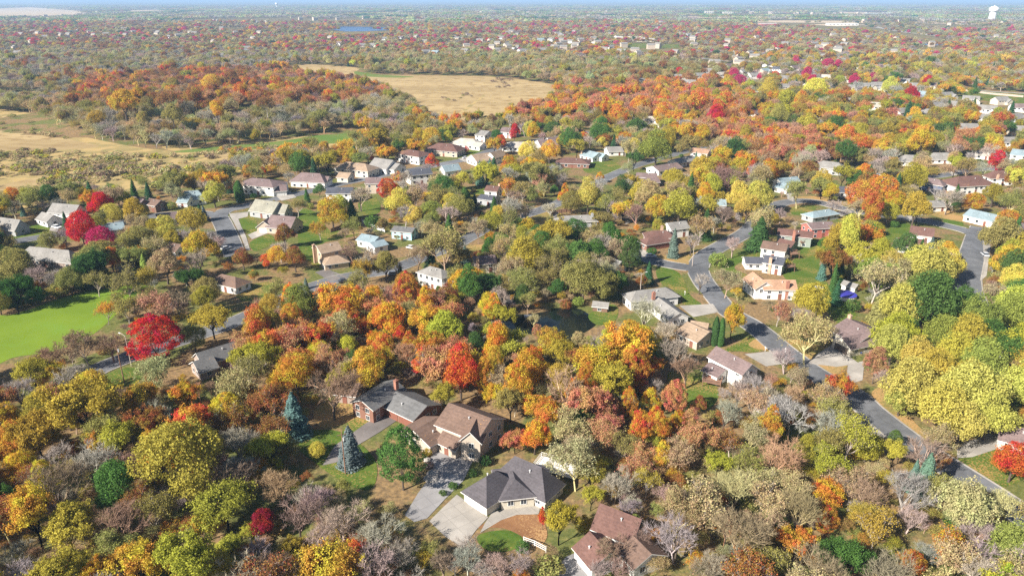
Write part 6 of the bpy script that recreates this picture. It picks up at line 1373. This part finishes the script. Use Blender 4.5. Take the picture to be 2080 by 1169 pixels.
def pole(px, py, h, label):
    g = PG(px, py); r = link('utility_pole', None, loc=g, label=label, cat='utility pole', group='wooden utility poles'); b = MB(); b.tube((0, 0, -.5), (0, 0, h), .17, .11, 8); b.build('post', M_WOOD, r)
    b = MB(); b.box((0, 0, h - .6), (2.0, .12, .14), .4); b.build('crossarm', M_WOOD, r); b = MB(); b.tube((.3, .1, h - 2.2), (.3, .1, h - 1.3), .22, .22, 10); b.build('transformer', M_METAL, r)
pole(253, 778, 12, 'wooden utility pole on the small lawn below the street lamp')
pole(702, 962, 11, 'wooden utility pole in front of the nearer blue spruce')
pole(545, 850, 10, 'short utility pole left of the larger blue spruce')
g = PG(1753, 884); r = link('basketball_hoop', None, loc=g, label='freestanding basketball hoop casting a shadow on a pale driveway', cat='basketball hoop'); r.rotation_euler.z = .4
b = MB(); b.tube((0, 0, 0), (0, 0, 3.1), .07, .07, 6); b.box((0, .25, .15), (.8, 1.1, .3)); b.build('post', plain('black_metal', (.03, .03, .03), .5, .1), r)
b = MB(); b.box((0, -.5, 3.3), (1.6, .06, 1.1)); b.build('backboard', MAT['black_metal'], r)
b = MB()
for i in range(12):
    a, c = 2 * PI * i / 12, 2 * PI * (i + 1) / 12; b.tube((.25 * math.cos(a), -.85 + .25 * math.sin(a), 3.05), (.25 * math.cos(c), -.85 + .25 * math.sin(c), 3.05), .02, .02, 4)
b.build('rim', plain('rim_orange', (.6, .15, .03), .5, .1), r)
def fence(pts, h, mat, label, rails=None, boards=False, name='fence'):
    w_ = [PG(x, y) for x, y in pts]; r = link(name, None, loc=w_[0], label=label, cat='fence'); o = w_[0]; pm = MB(); pm.box((0, 0, h / 2), (.14, .14, h)); post = pm.mk('post'); post.materials.append(mat)
    for a, c in zip(w_[:-1], w_[1:]):
        a, c = Vector(a), Vector(c); d = c - a; n = max(1, int(d.length / 2.4)); rz = math.atan2(d.y, d.x)
        for i in range(n + 1):
            p = a + d * (i / n) - Vector(o); link('post', post, r, loc=(p.x, p.y, p.z)).rotation_euler.z = rz
        mid = (a + c) / 2 - Vector(o)
        if rails:
            for z in rails:
                b = MB(); b.box((0, 0, 0), (d.length, .05, .15)); q = b.build('rail', mat, r, loc=(mid.x, mid.y, mid.z + z)); q.rotation_euler.z = rz
        else:
            b = MB(); nb = int(d.length / .3)
            for i in range(nb): b.box((-d.length / 2 + (i + .5) * d.length / nb, .09, h * .48), (d.length / nb * .9, .03, h * .94))
            q = b.build('boards', mat, r, kind='stuff', loc=(mid.x, mid.y, mid.z)); q.rotation_euler.z = rz
fence([(1064, 1101), (1086, 1109), (1109, 1121)], 1.5, M_TRIM, 'white three-rail fence beside the mulch bed', rails=(.45, .9, 1.35), name='rail_fence')
fence([(735, 452), (755, 462), (782, 472)], 1.9, M_TRIM, 'tall white board fence around the building yard')
fence([(672, 472), (700, 462), (735, 452)], 1.9, M_WOOD, 'dark board fence between the long lawn and the yard')
fence([(1120, 440), (1128, 433), (1160, 430)], 1.8, M_WOOD, 'dark wooden fence behind the orange strip')
fence([(1926, 180), (1965, 186), (2010, 192), (2078, 198)], 2.2, plain('fence_tan', (.5, .4, .34), .8, .1), 'long tan board fence along the playing field road')
g = PG(1715, 603); r = link('pool_cover', None, loc=g, label='round above-ground pool with a violet-blue cover beside the shed', cat='pool')
b = MB(); b.lathe((0, 0, 0), [(4.0, 0), (4.0, 1.2), (4.1, 1.25)], 28); b.build('pool_wall', M_TRIM, r)
b = MB(); b.lathe((0, 0, 1.27), [(4.1, 0), (3.2, .12), (1.5, .04), (0.01, .1)], 28); b.build('cover', plain('blue_cover', (.05, .05, .38), .5, .25, .6, .4), r, smooth=True)
g = PG(1662, 593); r = link('garden_umbrella', None, loc=g, label='white garden parasol on the lawn behind the orange-roofed house', cat='parasol'); b = MB(); b.tube((0, 0, 0), (0, 0, 2.4), .04, .04, 6); b.build('pole', M_METAL, r)
b = MB(); b.lathe((0, 0, 1.9), [(1.7, 0), (.9, .4), (.02, .65)], 8); b.build('canopy', M_TRIM, r)
g = PG(1452, 455); 
for (px, py, h, lb) in ((1595, 716, 1.1, 'mailbox on a short post at the end of the drive by the mauve-roofed house'), (1554, 713, 1.1, 'white mailbox on the kerb opposite the long shaded street'), (441, 676, 1.1, 'white mailbox on the verge of the lower left street'), (1391, 599, 1.1, 'small mailbox at the edge of the curved lawn'), (482, 414, 1.2, 'white mailbox at the bend near the yellow tree')):
    g = PG(px, py); r = link('mailbox', None, loc=g, label=lb, cat='mailbox', group='roadside mailboxes'); b = MB(); b.box((0, 0, h / 2), (.12, .12, h)); b.build('post', M_TRIM, r); b = MB(); b.box((0, 0, h + .15), (.28, .6, .32)); b.tube((0, -.3, h + .3), (0, .3, h + .3), .14, .14, 8); b.build('box', M_TRIM, r)
g = PG(1075, 643); 
b = MB(); b.box((0, 0, .35), (3.4, 1.5, .25)); 
for ix in (-1.5, 1.5):
    for iy in (-.6, .6): b.box((ix, iy, .1), (.15, .15, .8))
o = b.build('jetty', M_TRIM, None, label='small pale wooden jetty at the top edge of the dark pond', cat='jetty', loc=g)
# lumber in the building yard
g = PG(735, 468); r = link('lumber_pile', None, loc=g, label='loose pile of pale timber boards in the fenced building yard', cat='lumber'); bm_ = MB(); bm_.box((0, 0, .12), (5.2, .3, .2)); bd = bm_.mk('board'); bd.materials.append(plain('new_timber', (.62, .46, .26), .8, .2, 2.0))
for i in range(16):
    q = link('board', bd, r, loc=(rnd.uniform(-7, 7), rnd.uniform(-9, 9), .1 + i * .03)); q.rotation_euler.z = rnd.uniform(-1.2, 1.2)
# boulders beside the shaded driveway
BOULD = plain('boulder', (.36, .33, .30), .95, .25, 1.2)
for i, (px, py) in enumerate(((868, 935), (873, 948), (880, 962), (876, 972))):
    g = PG(px, py); b = MB(); rr = 1.0 + .3 * i; b.lathe((0, 0, -.2), [(rr * .9, 0), (rr, .4), (rr * .8, .9), (rr * .3, 1.15), (.02, 1.2)], 9); o = b.build('boulder', BOULD, None, loc=g); o.scale = (1, .8, .8)
    o['label'] = ['topmost', 'second from top', 'third from top', 'lowest'][i] + ' of the boulders edging the shaded driveway'; o['category'] = 'boulder'; o['group'] = 'boulders edging the driveway'

# ------------------------------------------------------------------ haze
m = bpy.data.materials.new('haze'); m.use_nodes = True; t = m.node_tree; t.nodes.clear(); out = t.nodes.new('ShaderNodeOutputMaterial'); pv = t.nodes.new('ShaderNodeVolumePrincipled')
pv.inputs['Color'].default_value = (.42, .65, 1.0, 1); pv.inputs['Density'].default_value = 0.0001; pv.inputs['Anisotropy'].default_value = 0.0
t.links.new(pv.outputs[0], out.inputs['Volume'])
b = MB(); b.box((0, 30000, 52), (140000, 80000, 108)); o = b.build('haze', m, None, kind='stuff')
